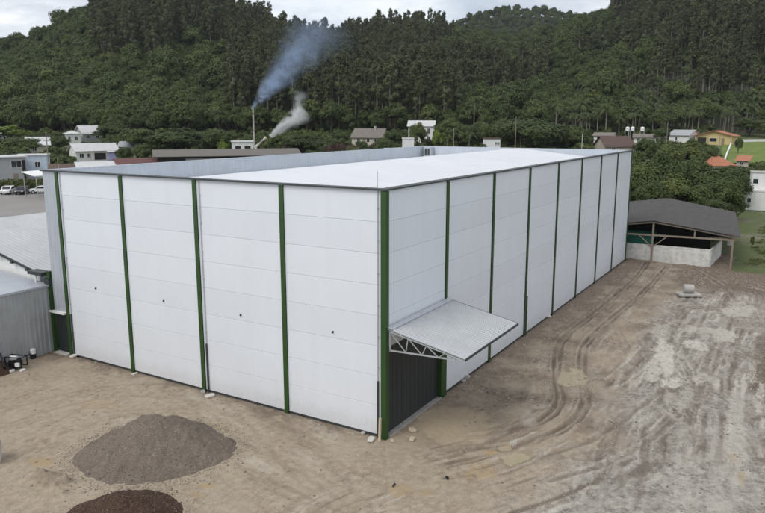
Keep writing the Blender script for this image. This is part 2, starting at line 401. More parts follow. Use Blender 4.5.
def make_yard():
    xs = np.arange(-17, 58, ST); ys = np.arange(-21, 25.5, ST)
    X, Y = np.meshgrid(xs, ys, indexing='ij'); sh = X.shape
    d, s = ds(X, Y); PX = 382.5+714*s/d
    n_lo = fbm(X/5, Y/5, 3, 21); n_md = fbm(X/0.9, Y/0.9, 4, 22); n_hi = fbm(X/0.24, Y/0.24, 3, 23)
    # how gravelly: the haul road on the right
    edge = gpath([(690, 283), (662, 300), (640, 325), (622, 355), (610, 390), (588, 430), (545, 470), (500, 520)])
    De, _ = path_dist(X, Y, edge, 3.0)
    right = np.zeros(sh)
    ip = np.interp(X, edge[::-1, 0] if edge[0, 0] > edge[-1, 0] else edge[:, 0], edge[::-1, 1] if edge[0, 0] > edge[-1, 0] else edge[:, 1])
    side = (ip-Y)+0.9*n_lo*2+0.8*n_md
    gravel = sstep(-0.6, 1.6, side)*sstep(42, 36, X+1.5*n_md)
    # dark edge strip along far right of the road
    band = gpath([(765, 318), (752, 345), (748, 380), (752, 420), (765, 470), (790, 540)])
    ipb = np.interp(X, np.sort(band[:, 0]), band[np.argsort(band[:, 0]), 1])
    darkr = sstep(-0.3, 0.7, (ipb-Y)+0.6*n_md+0.35*n_hi)*sstep(33, 24, X)
    # dark humus along the long wall and in front of the shed
    wallband = sstep(2.6, 0.3, -Y+1.3*n_md*1.4+0.5*n_hi-0.035*np.maximum(X-8, 0))*(Y < 0.2)*sstep(5.8, 8.0, X)
    front = sstep(1.9, 0.2, -X+1.3*n_md+.5*n_hi)*(X < 0.2)*(Y > 0.2)
    shedband = sstep(33, 40, X+2.2*n_md)*sstep(-3.5, -6.5, Y+1.5*n_md)
    mud = sstep(1.5, 7.0, X+2.0*n_md)*(Y < 0.3)*np.clip(.42+.55*fbm(X/1.5, Y/1.5, 4, 88)+.35*n_hi*.5, 0, .9)*(1-.45*gravel)
    dark = np.maximum.reduce([mud, 0.85*darkr, wallband*0.7, front*0.75*sstep(-.5, .2, n_lo+.6*n_md), shedband*0.9])
    dark = np.maximum(dark, 0.0*X)
    # wet tan hollow in front of the door
    wet = sstep(1.0, 0.8, blob(X, Y, (455, 424), 42, 20, 31, 0.25))
    wetrim = sstep(1.45, 1.05, blob(X, Y, (460, 428), 42, 20, 31, 0.3))*(1-wet)
    light = np.zeros(sh); och = np.zeros(sh)
    for (c, rx, ry, k) in [((668, 356), 5, 13, 1), ((664, 352), 7, 11, 1), ((672, 383), 9, 5, 1), ((692, 345), 8, 4, .9), ((700, 347), 7, 4, .8), ((655, 375), 7, 6, .8), ((703, 378), 8, 4, .6), ((724, 335), 10, 6, .7),
                           ((738, 310), 12, 6, .6), ((706, 330), 9, 4, .6), ((660, 330), 8, 6, .5), ((690, 330), 6, 4, .7), ((540, 407), 7, 2, .4), ((528, 420), 7, 5, .4), ((680, 400), 12, 8, .4), ((735, 440), 9, 40, .5), ((716, 470), 7, 60, .35), ((685, 480), 9, 50, .35)]:
        light = np.maximum(light, k*sstep(1.45, 0.95, blob(X, Y, c, rx, ry, c[0], 0.75)))
    for (c, rx, ry, k) in [((40, 462), 18, 5, .8), ((206, 486), 13, 4, .9), ((196, 495), 7, 3, .6), ((490, 452), 9, 3, .8), ((480, 470), 22, 10, .5), ((398, 490), 14, 7, .55), ((425, 492), 8, 4, .5), ((505, 447), 8, 4, .6), ((741, 478), 7, 9, .7), ((733, 458), 6, 5, .5), ((478, 474), 15, 6, .7), ((100, 405), 30, 6, .3), ((40, 352), 10, 3, .6), ((205, 425), 25, 5, .35)]:
        och = np.maximum(och, k*sstep(1.1, 0.5, blob(X, Y, c, rx, ry, c[0]+5, 0.5)))
    # heights
    rough = 0.35+0.75*np.maximum(dark, gravel*0.7)
    h = 0.045*n_lo+0.024*n_md*(0.5+rough)+0.026*n_hi*rough
    lumps = np.maximum(fbm(X/0.45, Y/0.45, 3, 41)-0.12, 0)
    h += 0.20*lumps*np.maximum(np.maximum(dark*0.9, 0.33*gravel*sstep(.35, .6, vnoise(X/1.7, Y/1.7, 44))), 0.06)
    mound = sstep(1.1, 0.35, blob(X, Y, (45, 485), 34, 16, 51, 0.5)); h += mound*(0.08+0.16*np.maximum(n_md, -0.25)+0.45*lumps)
    mound2 = sstep(1.1, 0.4, blob(X, Y, (555, 455), 30, 10, 52, 0.6)); h += mound2*0.35*lumps
    dark = np.maximum(dark, mound*0.45*sstep(-.1, .3, n_md)); dark = np.maximum(dark, mound2*.4*sstep(-.1, .3, n_md))
    track = np.zeros(sh)
    def rut(px, depth, w, berm=0.5, tone=1.0, tread=0.0, off=(0.0,), pale=0.0):
        nonlocal h, track, light
        P0 = gpath(px)
        for o_ in off:
            P = P0
            if o_:
                t = np.gradient(P0, axis=0); t /= np.linalg.norm(t, axis=1)[:, None]; P = P0+np.stack([-t[:, 1], t[:, 0]], 1)*o_
            D, S = path_dist(X, Y, P, w*4+0.4)
            wob = D+0.10*n_hi*w/0.2*0.5+0.07*n_md
            cut = np.exp(-(wob/w)**2); rim = np.exp(-((wob-w*1.9)/(w*0.6))**2)
            fade = 0.55+0.45*sstep(-0.3, 0.3, fbm(X/1.6, Y/1.6, 2, 61+o_))
            h += (-depth*cut+depth*berm*rim)*fade
            if tread: h += tread*cut*np.sign(np.sin(S*2*math.pi/0.28))*0.5
            track = np.maximum(track, tone*cut*fade)
            if pale: light = np.maximum(light, pale*rim*sstep(-0.15, 0.25, fbm(X/2.1, Y/2.1, 2, 66+o_)))
    for RT in (RUT_A, RUT_B): rut(RT, 0.0, 0.48, 0.0, 0.22); rut(RT, 0.12, 0.19, 0.6, 0.5, 0.012); rut(RT, 0.08, 0.085, 0.7, 1.0, 0.0, (-0.18, 0.17), .3)
    rut([(655, 262), (690, 268), (722, 286), (738, 303), (748, 318)], 0.05, 0.13, 0.5, 0.5, 0, (0, 0.62), .3)
    rut([(645, 273), (625, 300), (600, 322), (575, 345)], 0.05, 0.13, 0.5, 0.5, 0, (0.8, -1.5))
    rut([(440, 452), (480, 440), (520, 428), (545, 412)], 0.045, 0.11, 0.5, 0.6, 0, (-0.6, -0.2, 0.45))
    rut([(655, 335), (668, 362), (676, 392), (672, 430)], 0.035, 0.12, 0.5, 0.5, 0.01, (0, 0.9), .5)
    rut([(712, 300), (690, 345), (655, 395), (590, 440), (520, 462)], 0.045, 0.12, 0.5, 0.7, 0.008, (0, 1.75), .35)
    rut([(690, 520), (692, 450), (700, 390), (716, 330)], 0.04, 0.14, 0.5, 0.5, 0.01, (0, 1.8), .35)
    rut([(225, 400), (275, 452), (330, 520)], 0.02, 0.14, 0.4, 0.2, 0, (0, 1.7)); rut([(265, 425), (345, 465), (430, 520)], 0.02, 0.13, 0.4, 0.2, 0, (0, -1.7))
    rut([(0, 428), (60, 408), (130, 396), (200, 402)], 0.025, 0.13, 0.5, 0.3, 0, (0, 1.7)); rut([(0, 445), (35, 432), (90, 405)], 0.025, 0.12, 0.5, 0.3)
    # smeared, wheel-packed streaks following the traffic
    for (px, wd, sc, am, sd0) in (([(690, 560), (693, 450), (702, 380), (716, 330), (735, 295)], 5.5, .34, 1.0, 301), ([(380, 530), (470, 495), (560, 462), (640, 408), (682, 362), (715, 315)], 4.5, .30, 1.0, 302),
                                  ([(440, 470), (520, 440), (560, 405), (570, 360), (605, 318), (655, 268)], 2.6, .26, .38, 303), ([(0, 440), (90, 402), (190, 398), (300, 450), (420, 500)], 5, .5, .45, 304), ([(645, 325), (665, 360), (690, 395), (740, 430)], 3.0, .3, .8, 305)):
        P0 = gpath(px); D, S = path_dist(X, Y, P0, wd); Ds = D*side_of(X, Y, P0)
        st = fbm(Ds/sc+.35*n_md, S/5.5, 4, sd0, .6); pt = sstep(-.25, .3, fbm(X/2.6, Y/2.6, 3, sd0+50)); win = sstep(wd, wd*.5, D)*pt*am
        light = np.maximum(light, .75*win*sstep(.10, .42, st)); track = np.maximum(track, .8*win*sstep(.10, .42, -st)); h += win*.035*st
        br = vnoise(S/.16, Ds/1.5, sd0+9); h += win*.012*(br-.5)*sstep(0, .3, np.abs(st))
    wetz = np.zeros(sh); pud = np.zeros(sh)
    for k, (c, rx, ry) in enumerate(PUDDLES):
        r = blob(X, Y, c, rx, ry, 70+k, 0.35 if k == 0 else 0.75); w_ = sstep(1.35, 0.7, r); w_ = sstep(2.1, 1.25, r); h = h*(1-w_)+w_*(np.maximum(-0.045+0.075*(r-.8)+0.012*n_hi+0.02*n_md, -.045)); pud = np.maximum(pud, sstep(-.022, -.036, h)*sstep(1.6, 1.2, r))
        wetz = np.maximum(wetz, sstep(1.7, 0.9, r))
    h = h-0.05*wet*(1-0.0)+0.0
    h = np.where((wet > 0.5), h*0.6-0.02, h)
    # shallow ditch foot along walls, never above the panels
    h = np.where((X > -0.15) & (Y > -0.15), np.minimum(h, -0.02)-0.03, h)
    # borders sink below the valley floor
    e = np.minimum.reduce([X-xs[0], xs[-1]-X, Y-ys[0], ys[-1]-Y]); h = h-0.7*sstep(1.5, 0.0, e)
    h = h-0.6*sstep(46.0, 50.5, X+1.2*n_md)*sstep(-8.4, -10.5, Y)
    V = np.stack([X, Y, h], -1).reshape(-1, 3); I = np.arange(X.size).reshape(sh)
    F = np.stack([I[:-1, :-1], I[1:, :-1], I[1:, 1:], I[:-1, 1:]], -1)
    keep = ~((X[:-1, :-1] > 1.5) & (X[:-1, :-1] < 46) & (Y[:-1, :-1] > 1.5) & (Y[:-1, :-1] < 21.5))
    dq, sq = d[:-1, :-1], s[:-1, :-1]; keep &= (dq > 15) & (np.abs(sq/dq) < 0.75)
    F = F[keep]
    me = bpy.data.meshes.new('dirt_yard'); me.vertices.add(len(V)); me.vertices.foreach_set('co', V.reshape(-1))
    me.loops.add(len(F)*4); me.loops.foreach_set('vertex_index', F.reshape(-1)); me.polygons.add(len(F))
    me.polygons.foreach_set('loop_start', np.arange(0, len(F)*4, 4)); me.polygons.foreach_set('use_smooth', np.ones(len(F), bool)); me.update(calc_edges=True); me.validate()
    def attr(n, ch):
        A = me.attributes.new(n, 'FLOAT_COLOR', 'POINT'); A.data.foreach_set('color', np.stack(ch, -1).reshape(-1).astype(np.float32))
    attr('mixa', [gravel, np.clip(dark, 0, 1), np.clip(np.maximum(light*0.9, 0), 0, 1), np.clip(och, 0, 1)])
    attr('mixb', [np.clip(track, 0, 1), np.clip(wet, 0, 1), np.clip(np.maximum(wetrim*.35, wetz*0.6), 0, 1), np.clip(pud, 0, 1)])
    m, nt, b = newmat('yard_earth'); v = coords(nt)
    A = nt.nodes.new('ShaderNodeAttribute'); A.attribute_name = 'mixa'; sa = nt.nodes.new('ShaderNodeSeparateColor'); L(nt, A.outputs['Color'], sa.inputs[0])
    B = nt.nodes.new('ShaderNodeAttribute'); B.attribute_name = 'mixb'; sb = nt.nodes.new('ShaderNodeSeparateColor'); L(nt, B.outputs['Color'], sb.inputs[0])
    n1 = noise(nt, 0.45, 6, 0.62, v); n2 = noise(nt, 3.2, 7, 0.68, v); n3 = noise(nt, 15, 5, 0.78, v)
    mixn = math_(nt, 'ADD', math_(nt, 'MULTIPLY', n2, 0.6), math_(nt, 'MULTIPLY', n3, 0.4))
    tan = mixc(nt, ramp(nt, mixn, [(0.36, (0,)*3), (0.64, (1,)*3)]), (0.16, 0.123, 0.088), (0.445, 0.365, 0.272))
    tan = mixc(nt, ramp(nt, n1, [(0.35, (0,)*3), (0.7, (1,)*3)]), tan, mixc(nt, mixn, (0.28, 0.226, 0.165), (0.475, 0.40, 0.305)))
    gry = mixc(nt, ramp(nt, mixn, [(0.38, (0,)*3), (0.62, (1,)*3)]), (0.105, 0.09, 0.074), (0.46, 0.42, 0.365))
    n0 = noise(nt, 0.9, 5, 0.62, v, 0.6)
    gry = mixc(nt, math_(nt, 'MULTIPLY', ramp(nt, n0, [(0.46, (0,)*3), (0.62, (1,)*3)]), 0.75), gry, mixc(nt, mixn, (0.24, 0.215, 0.18), (0.47, 0.435, 0.385)))
    gry = mixc(nt, math_(nt, 'MULTIPLY', ramp(nt, n0, [(0.30, (1,)*3), (0.46, (0,)*3)]), 0.65), gry, mixc(nt, mixn, (0.085, 0.07, 0.056), (0.22, 0.19, 0.16)))
    c = mixc(nt, sa.outputs[0], tan, gry)
    drk = mixc(nt, ramp(nt, mixn, [(0.35, (0,)*3), (0.7, (1,)*3)]), (0.058, 0.040, 0.029), (0.24, 0.185, 0.138))
    dm = math_(nt, 'MULTIPLY', sa.outputs[1], ramp(nt, math_(nt, 'ADD', n2, math_(nt, 'MULTIPLY', sa.outputs[1], 0.35)), [(0.42, (0.1,)*3), (0.72, (1,)*3)]))
    c = mixc(nt, dm, c, drk)
    c = mixc(nt, math_(nt, 'MULTIPLY', sb.outputs[0], math_(nt, 'ADD', 0.45, math_(nt, 'MULTIPLY', n2, 0.85)), clamp=True), c, mixc(nt, mixn, (0.055, 0.038, 0.028), (0.165, 0.125, 0.094)))
    c = mixc(nt, math_(nt, 'MULTIPLY', sa.outputs[2], ramp(nt, n2, [(0.28, (0.35,)*3), (0.5, (1,)*3)])), c, mixc(nt, n3, (0.44, 0.41, 0.355), (0.60, 0.56, 0.495)))
    c = mixc(nt, math_(nt, 'MULTIPLY', A.outputs['Alpha'], ramp(nt, n2, [(0.3, (0.25,)*3), (0.65, (0.9,)*3)])), c, (0.36, 0.245, 0.105))
    c = mixc(nt, math_(nt, 'MULTIPLY', sb.outputs[1], 0.75), c, mixc(nt, n2, (0.34, 0.27, 0.18), (0.43, 0.355, 0.25)))
    c = mixc(nt, math_(nt, 'MULTIPLY', sb.outputs[2], 0.7), c, mixc(nt, n2, (0.16, 0.118, 0.078), (0.24, 0.185, 0.13)))
    pm = B.outputs['Alpha']; c = mixc(nt, math_(nt, 'MULTIPLY', pm, .85), c, mixc(nt, n0, (0.31, 0.255, 0.155), (0.40, 0.345, 0.225)))
    L(nt, c, b.inputs['Base Color']); L(nt, math_(nt, 'SUBTRACT', .88, math_(nt, 'ADD', math_(nt, 'MULTIPLY', pm, .74), math_(nt, 'MULTIPLY', sb.outputs[2], .12)), clamp=True), b.inputs['Roughness']); b.inputs['Specular IOR Level'].default_value = 0.3
    bump(nt, b, math_(nt, 'MULTIPLY', math_(nt, 'SUBTRACT', 1.0, pm), math_(nt, 'ADD', math_(nt, 'MULTIPLY', n2, 0.7), math_(nt, 'MULTIPLY', n3, 0.6))), 0.9, 0.045)
    me.materials.append(m); o = bpy.data.objects.new('dirt_yard', me); COL.objects.link(o); tag(o, kind='structure')
    return xs, ys, h, dark, gravel
YX, YY, YH, YD, YG = make_yard()
def yard_z(x, y):
    i = np.clip(((np.asarray(x)-YX[0])/ST).astype(int), 0, len(YX)-1); j = np.clip(((np.asarray(y)-YY[0])/ST).astype(int), 0, len(YY)-1)
    return YH[i, j]

# ================================================================== THE WAREHOUSE
W, LN, H = 21.87, 47.42, 11.0; WT = 23.2
WB = [0, W/4, W/2, 3*W/4, W]; LB = [LN*i/8 for i in range(9)]
wh = thing('warehouse', 'large white panelled warehouse with green steel columns and a low white roof', 'warehouse')
def corr(p0, p1, z0, z1, pitch=0.25, amp=0.04, th=0.02, flat=0.3):
    """upright trapezoid-ribbed sheet between two plan points (ribs on the right-hand side of p0->p1)"""
    p0, p1 = np.array(p0, float), np.array(p1, float); d = p1-p0; l = np.linalg.norm(d); d /= l; nr = np.array([d[1], -d[0]])
    prof = []; s = 0
    while s < l:
        for a, q in ((0, 0), (0.45, 0), (0.58, 1), (0.87, 1)):
            if s+a*pitch < l: prof.append((s+a*pitch, q*amp))
        s += pitch
    prof.append((l, 0)); P = [p0+d*a+nr*q for a, q in prof]; k = len(P)
    v = [(p[0], p[1], z0) for p in P]+[(p[0], p[1], z1) for p in P]+[(p[0]-nr[0]*th, p[1]-nr[1]*th, z0) for p in P]+[(p[0]-nr[0]*th, p[1]-nr[1]*th, z1) for p in P]
    f = []
    for i in range(k-1):
        f += [(i, i+1, k+i+1, k+i), (2*k+i+1, 2*k+i, 3*k+i, 3*k+i+1), (k+i, k+i+1, 3*k+i+1, 3*k+i), (i+1, i, 2*k+i, 2*k+i+1)]
    f += [(0, k, 3*k, 2*k), (k-1, 3*k-1, 4*k-1, 2*k-1)]
    return MB().add(v, f)
def wall_bay(a, b, front, z0=0.08):
    """eight stacked slabs with open joints, white flashing strips at both ends, grey backing"""
    m = MB(); ph = (H-0.07)/8; g = 0.005
    for k in range(8):
        za, zb = 0.07+k*ph+g, 0.07+(k+1)*ph-g
        if zb <= z0+0.2: continue
        za = max(za, z0)
        ins = 0.0
        # chamfered slab
        c = 0.012
        prof = [(0.0, za+c), (0.0, zb-c), (c, zb), (0.11, zb), (0.11, za), (c, za)]
        if front: m.prism([(p, z) for p, z in prof], 'y', a, b)
        else: m.prism([(p, z) for p, z in prof], 'x', a, b)
    for (s0, s1) in ((a, a+0.07), (b-0.07, b)):
        if front: m.box(-0.012, 0.002, s0, s1, z0, H-0.1)
        else: m.box(s0, s1, -0.012, 0.002, z0, H-0.1)
    if front: m.box(0.035, 0.10, a, b, z0, H-0.05)
    else: m.box(a, b, 0.035, 0.10, z0, H-0.05)
    return m
CWH = 0.125
for i in range(4): obj('wall_panel', wall_bay(WB[i]+CWH, WB[i+1]-CWH, True), M['panel'], wh)
for i in range(8): obj('wall_panel', wall_bay(LB[i]+CWH, LB[i+1]-CWH, False, 4.1 if i == 0 else 0.08), M['panel'], wh)
def icol(y=None, x=None, z1=H-0.06, z0=-0.1):
    m = MB(); t = 0.022
    if y is not None:        # flanges face -x
        m.box(-0.075, -0.075+t, y-CWH, y+CWH, z0, z1); m.box(-0.053, 0.2, y-0.02, y+0.02, z0, z1); m.box(0.2, 0.22, y-CWH, y+CWH, z0, z1)
    else:
        m.box(x-CWH, x+CWH, -0.075, -0.075+t, z0, z1); m.box(x-0.02, x+0.02, -0.053, 0.2, z0, z1); m.box(x-CWH, x+CWH, 0.2, 0.22, z0, z1)
    return m
for y in WB[1:]: obj('column', icol(y=y), M['green'], wh)
for x in LB[1:]: obj('column', icol(x=x), M['green'], wh)
c = MB(); c.box(-0.115, 0.15, -0.115, 0.15, -0.1, H-0.06); obj('column', c, M['green'], wh)
c = MB(); c.box(5.40, 5.78, -0.10, 0.2, -0.1, 4.08); obj('door_post', c, M['green'], wh)
# base beam below the panels
fb = MB()
fb.box(0.03, 0.12, 0.2, W, -0.15, 0.075); fb.box(5.95, LN, 0.03, 0.12, -0.15, 0.075); obj('base_beam', fb, M['dark_trim'], wh)
# top capping
cp = MB(); cp.box(-0.14, 0.30, -0.14, WT+0.05, H-0.035, H+0.035); cp.box(0.302, LN+0.05, -0.14, 0.30, H-0.035, H+0.035)
obj('capping', cp, M['dark_trim'], wh)
cp = MB(); cp.box(0.302, LN+0.05, WT-0.25, WT+0.05, H-0.05, H+0.04); cp.box(LN-0.25, LN+0.05, 0.302, WT-0.252, H-0.05, H+0.04); obj('capping', cp, M['liner'], wh)
# inner faces of the parapet
obj('parapet_liner', corr((0.3, WT-0.25), (LN-0.25, WT-0.25), 9.3, H-0.052, 0.4, 0.03), M['liner'], wh)
obj('parapet_liner', corr((LN-0.25, WT-0.28), (LN-0.25, 0.3), 9.3, H-0.052, 0.4, 0.03), M['liner'], wh)
# rear and left outer walls
rw = MB(); rw.box(0.1, LN, WT-0.15, WT, 0, H-0.05); rw.box(LN-0.15, LN-0.002, 0.22, WT-0.151, 0, H-0.05); obj('rear_wall', rw, M['galv'], wh)
# roof: two low slopes with raised seams
def roof_slope(ya, yb, za, zb):
    m = MB(); m.slab([(0.32, ya, za), (LN-0.28, ya, za), (LN-0.28, yb, zb), (0.32, yb, zb)], 0.05)
    x = 0.6
    while x < LN-0.4 and True:
        m.slab([(x, ya, za+0.012), (x+0.04, ya, za+0.012), (x+0.04, yb, zb+0.012), (x, yb, zb+0.012)], 0.011); x += 4.4
    return m
RZ = 11.03; RY = 11.6
obj('roof', roof_slope(0.32, RY, 9.95, RZ), M['roof'], wh); obj('roof', roof_slope(RY+0.004, WT-0.3, RZ, 9.85), M['roof'], wh)
# small outlet box in the rear corner of the parapet
ob = MB(); ob.box(LN-1.1, LN-0.33, WT-1.6, WT-0.7, 9.85, 10.95); bx = obj('outlet_box', ob, M['galv'], wh)
g1 = MB(); g1.box(LN-1.13, LN-1.101, WT-1.45, WT-1.2, 10.05, 10.8); g1.box(LN-1.13, LN-1.101, WT-1.1, WT-0.85, 10.05, 10.8); obj('grille', g1, M['dark_trim'], bx)
# lightning conductors with dark guards at the foot
for y in (22.0-0.42, W/2-0.32, 0.33):
    dc = MB(); dc.tube([(-0.05, y, 2.5), (-0.05, y, H+0.05)], 0.022, 6); dc.tube([(-0.05, y, H+0.05), (-0.05, y, H+0.75)], 0.014, 6)
    for z in np.arange(3.2, H, 1.4): dc.box(-0.055, 0.0, y-0.04, y+0.04, z, z+0.04)
    q = obj('lightning_conductor', dc, M['steel'], wh)
    gt = MB(); gt.tube([(-0.06, y, 0.0), (-0.06, y, 2.6)], 0.045, 8); obj('guard_tube', gt, M['dark_trim'], q)
dc = MB(); dc.tube([(LN-0.1, 4.9, H), (LN-0.1, 4.9, H+1.6)], 0.03, 6); obj('lightning_conductor', dc, M['steel'], wh)
dc = MB(); dc.tube([(LN-0.1, 14.0, H), (LN-0.1, 14.0, H+0.9)], 0.03, 6); obj('lightning_conductor', dc, M['steel'], wh)
for x in (LB[3]+0.25,):
    gt = MB(); gt.tube([(x, -0.06, 0.0), (x, -0.06, 2.6)], 0.05, 8); obj('guard_tube', gt, M['dark_trim'], wh)
for y in (19.16, 13.63, 8.23, 2.73):
    sp = MB(); sp.tube([(0.02, y, 4.46), (-0.07, y, 4.44)], 0.035, 10); sp.box(-0.012, -0.002, y-0.045, y+0.045, 4.415, 4.505); obj('spout', sp, M['black'], wh)
# left end strip: ribbed grey sheet, sill and small dark door
obj('side_sheet', corr((0.0, WT), (0.0, W+CWH), 2.62, H-0.05, 0.3, 0.025), M['galv'], wh)
sl = MB(); sl.box(-0.22, 0.1, W+0.16, WT+0.25, 2.5, 2.62); obj('sill', sl, M['white'], wh)
sdoor = MB(); sdoor.box(0.06, 0.12, W+CWH, WT, 0.06, 2.5)
for k in range(6): sdoor.box(0.045, 0.0598, W+0.2+k*0.2, W+0.26+k*0.2, 0.1, 2.45)
obj('side_door', sdoor, M['dgreen'], wh)
st = MB(); st.box(-0.35, 0.12, W+0.16, WT, -0.1, 0.06); obj('door_step', st, M['pale_concrete'], wh)
# main door under the canopy
md = MB()
md.box(0.36, 5.40, 0.10, 0.15, 0.06, 4.1)
x = 0.4
while x < 5.35: md.box(x, x+0.10, 0.090, 0.0998, 0.06, 4.1); x += 0.42
obj('sliding_door', md, M['dgreen'], wh)
tr = MB(); tr.box(0.22, 5.40, -0.18, 0.10, -0.06, 0.05); obj('door_track', tr, M['concrete'], wh)
# canopy: sloped ribbed sheet on trusses
cz0, cz1, cy1, cx0, cx1 = 5.0, 4.28, -3.75, 0.05, 6.15
cn = MB(); pitch = 0.2; k = 0; x = cx0; top = []
prof = []
while x < cx1-0.01:
    for a, q in ((0, 0.0), (0.5, 0.0), (0.62, 0.035), (0.88, 0.035)): prof.append((min(x+a*pitch, cx1), q))
    x += pitch
prof.append((cx1, 0.0)); nrow = 10; V = []; 
for r in range(nrow+1):
    t = r/nrow
    for (px_, q) in prof: V.append((px_, -0.10+(cy1+0.10)*t, cz0+(cz1-cz0)*t+q))
kk = len(prof); F = [(r*kk+i, r*kk+i+1, (r+1)*kk+i+1, (r+1)*kk+i) for r in range(nrow) for i in range(kk-1)]
cn.add(V, F)
canopy = obj('canopy', cn, M['canopy'], wh, fix=False)
mod = canopy.modifiers.new('thickness', 'SOLIDIFY'); mod.thickness = 0.02; mod.offset = -1
for x in (cx0+0.06, 2.1, 4.1, cx1-0.06):
    t = MB(); A0, A1, B0 = (x, -0.2, cz0-0.09), (x, cy1+0.03, cz1-0.07), (x, -0.2, cz0-0.95)
    B1 = (x, cy1+0.45, cz1-0.10)
    t.bar(A0, A1, 0.06, 0.07, up=(1, 0, 0)); t.bar(B0, B1, 0.06, 0.06, up=(1, 0, 0)); t.bar((x, -0.2, cz0-0.05), (x, -0.2, cz0-1.0), 0.06, 0.06)
    for q in range(4):
        f0, f1 = q/4, (q+1)/4
        pa = np.array(A0)*(1-f0)+np.array(A1)*f0; pb = np.array(B0)*(1-f1)+np.array(B1)*f1
        pc = np.array(A0)*(1-f1)+np.array(A1)*f1
        t.bar(pa, pb, 0.035); 
        if q < 3: t.bar(pb, pc, 0.035)
    obj('truss', t, M['steel'], canopy)
eb = MB(); eb.bar((cx0, cy1-0.02, cz1-0.02), (cx1, cy1-0.02, cz1-0.02), 0.03, 0.11); obj('edge_beam', eb, M['dark_trim'], canopy)
eb = MB()
for t in (0.25, 0.5, 0.75): eb.bar((cx0, -0.1+(cy1+0.1)*t, cz0+(cz1-cz0)*t-0.05), (cx1, -0.1+(cy1+0.1)*t, cz0+(cz1-cz0)*t-0.05), 0.05, 0.05)
obj('purlins', eb, M['steel'], canopy)
eb = MB(); eb.slab([(cx0, -0.35, cz0+0.03), (cx1, -0.35, cz0+0.03), (cx1, -0.09, cz0+0.10), (cx0, -0.09, cz0+0.10)], 0.02); obj('flashing', eb, M['galv'], canopy)

# ================================================================== ANNEX AND NEIGHBOUR AT THE LEFT
an = thing('annex', 'grey corrugated metal annex joined to the left end of the warehouse', 'annex', (-7, 25, 0))
off = (-7, 25, 0)
obj('corrugated_wall', corr((-22, 23.45), (-0.12, 23.45), -0.1, 4.15, 0.29, 0.045).shift(off), M['galv_old'], an)
m = MB(); m.slab([(-22, 23.3, 4.20), (-0.05, 23.3, 4.20), (-0.05, 28.6, 4.55), (-22, 28.6, 4.55)], 0.05).shift(off)
obj('roof', m, M['galv'], an)
m = MB(); m.bar((-22, 23.36, 4.12), (-0.1, 23.36, 4.12), 0.06, 0.1).shift(off); obj('edge_trim', m, M['galv'], an)
m = MB(); m.box(-0.14, 0.08, 23.28, 23.5, -0.1, 5.0).shift(off); obj('green_post', m, M['green'], an)
m = MB(); m.box(-0.25, 0.3, 23.2, 23.62, 4.2, 4.55); m.box(-0.45, 0.2, 23.55, 24.9, 4.74, 4.94); m.shift(off); obj('gutter_bracket', m, M['dgreen'], an)
nb = thing('neighbouring_hall', 'white hall with a pale tiled roof behind the corrugated annex', 'building', (10, 32, 0))
off = (10, 32, 0); b_ = 0.212; zr = lambda y: 5.63+b_*(y-28.35)
m = MB(); m.prism([(24.6, 0), (44.5, 0), (44.5, zr(24.6)-0.12), (34.7, zr(34.7)-0.12), (24.6, zr(24.6)-0.12)], 'x', 0.15, 20).shift(off); obj('wall', m, M['white'], nb)
m = MB(); m.slab([(0, 24.1, zr(24.1)), (20.2, 24.1, zr(24.1)), (20.2, 34.7, zr(34.7)), (0, 34.7, zr(34.7))], 0.09).slab([(0, 34.703, zr(34.7)), (20.2, 34.703, zr(34.7)), (20.2, 45, zr(24.4)), (0, 45, zr(24.4))], 0.09).shift(off); obj('roof', m, M['tile_grey'], nb)
m = MB(); m.bar((-0.04, 24.1, zr(24.1)-0.08), (-0.04, 34.7, zr(34.7)-0.08), 0.06, 0.16)
for y in (25.5, 27, 28.5, 30, 31.5): m.box(-0.16, -0.005, y-0.1, y+0.1, zr(y)-0.24, zr(y)-0.06)
m.shift(off); obj('verge_board', m, M['dark_trim'], nb)
m = MB(); m.tube([(-0.3, 24.35, 4.9), (-0.3, 24.35, 4.25)], 0.06).shift(off); obj('downpipe', m, M['white'], nb)

# ================================================================== THE OPEN SHED AT THE RIGHT
v2 = np.array([0.9947, 0.1028]); u2 = np.array([0.1028, -0.9947]); AP = np.array([48.1, -2.4])
def sp3(u, v, z): p = AP+u2*u+v2*v; return (p[0], p[1], z)
shd = thing('open_shed', 'open-fronted shed with a dark fibre-cement gable roof and a whitewashed low wall', 'shed', (AP[0], AP[1], 0)); off = (AP[0], AP[1], 0)
m = MB(); m.slab([sp3(0, 0, 4.1), sp3(7.8, 0, 3.0), sp3(7.8, 20.5, 3.0), sp3(0, 23, 4.1)][::-1], 0.06).slab([sp3(-7.8, 0, 3.0), sp3(-0.004, 0, 4.1), sp3(-0.004, 23, 4.1), sp3(-7.8, 23, 3.0)][::-1], 0.06).shift(off)
obj('roof', m, M['fibre'], shd)
m = MB(); m.bar(sp3(0, 0.3, 4.12), sp3(0, 22.8, 4.12), 0.32, 0.07).shift(off); obj('ridge_cap', m, M['fibre'], shd)
m = MB()
wa = np.array([48.85, 1.0]); wb_ = np.array([48.15, -7.75])
m.bar((wa[0], wa[1], 0.6), (wb_[0], wb_[1], 0.72), 0.16, 1.95).shift(off); obj('low_wall', m, M['white_old'], shd)
m = MB(); p1 = wb_+np.array([.1, 0]); p2 = at_z(719.6, 241.2, 1.7)[:2]; p2 = p1+(p2-p1)*1.25; m.bar((p1[0], p1[1], 0.68), (p2[0], p2[1], 0.70), 0.16, 1.98).shift(off); obj('low_wall', m, M['white_old'], shd)
m = MB(); m.bar(sp3(-7.6, 21, 1.5), sp3(7.4, 20, 1.5), 0.15, 3.2).bar(sp3(-7.6, 1.2, 1.5), sp3(-7.6, 21, 1.5), 0.15, 3.2)
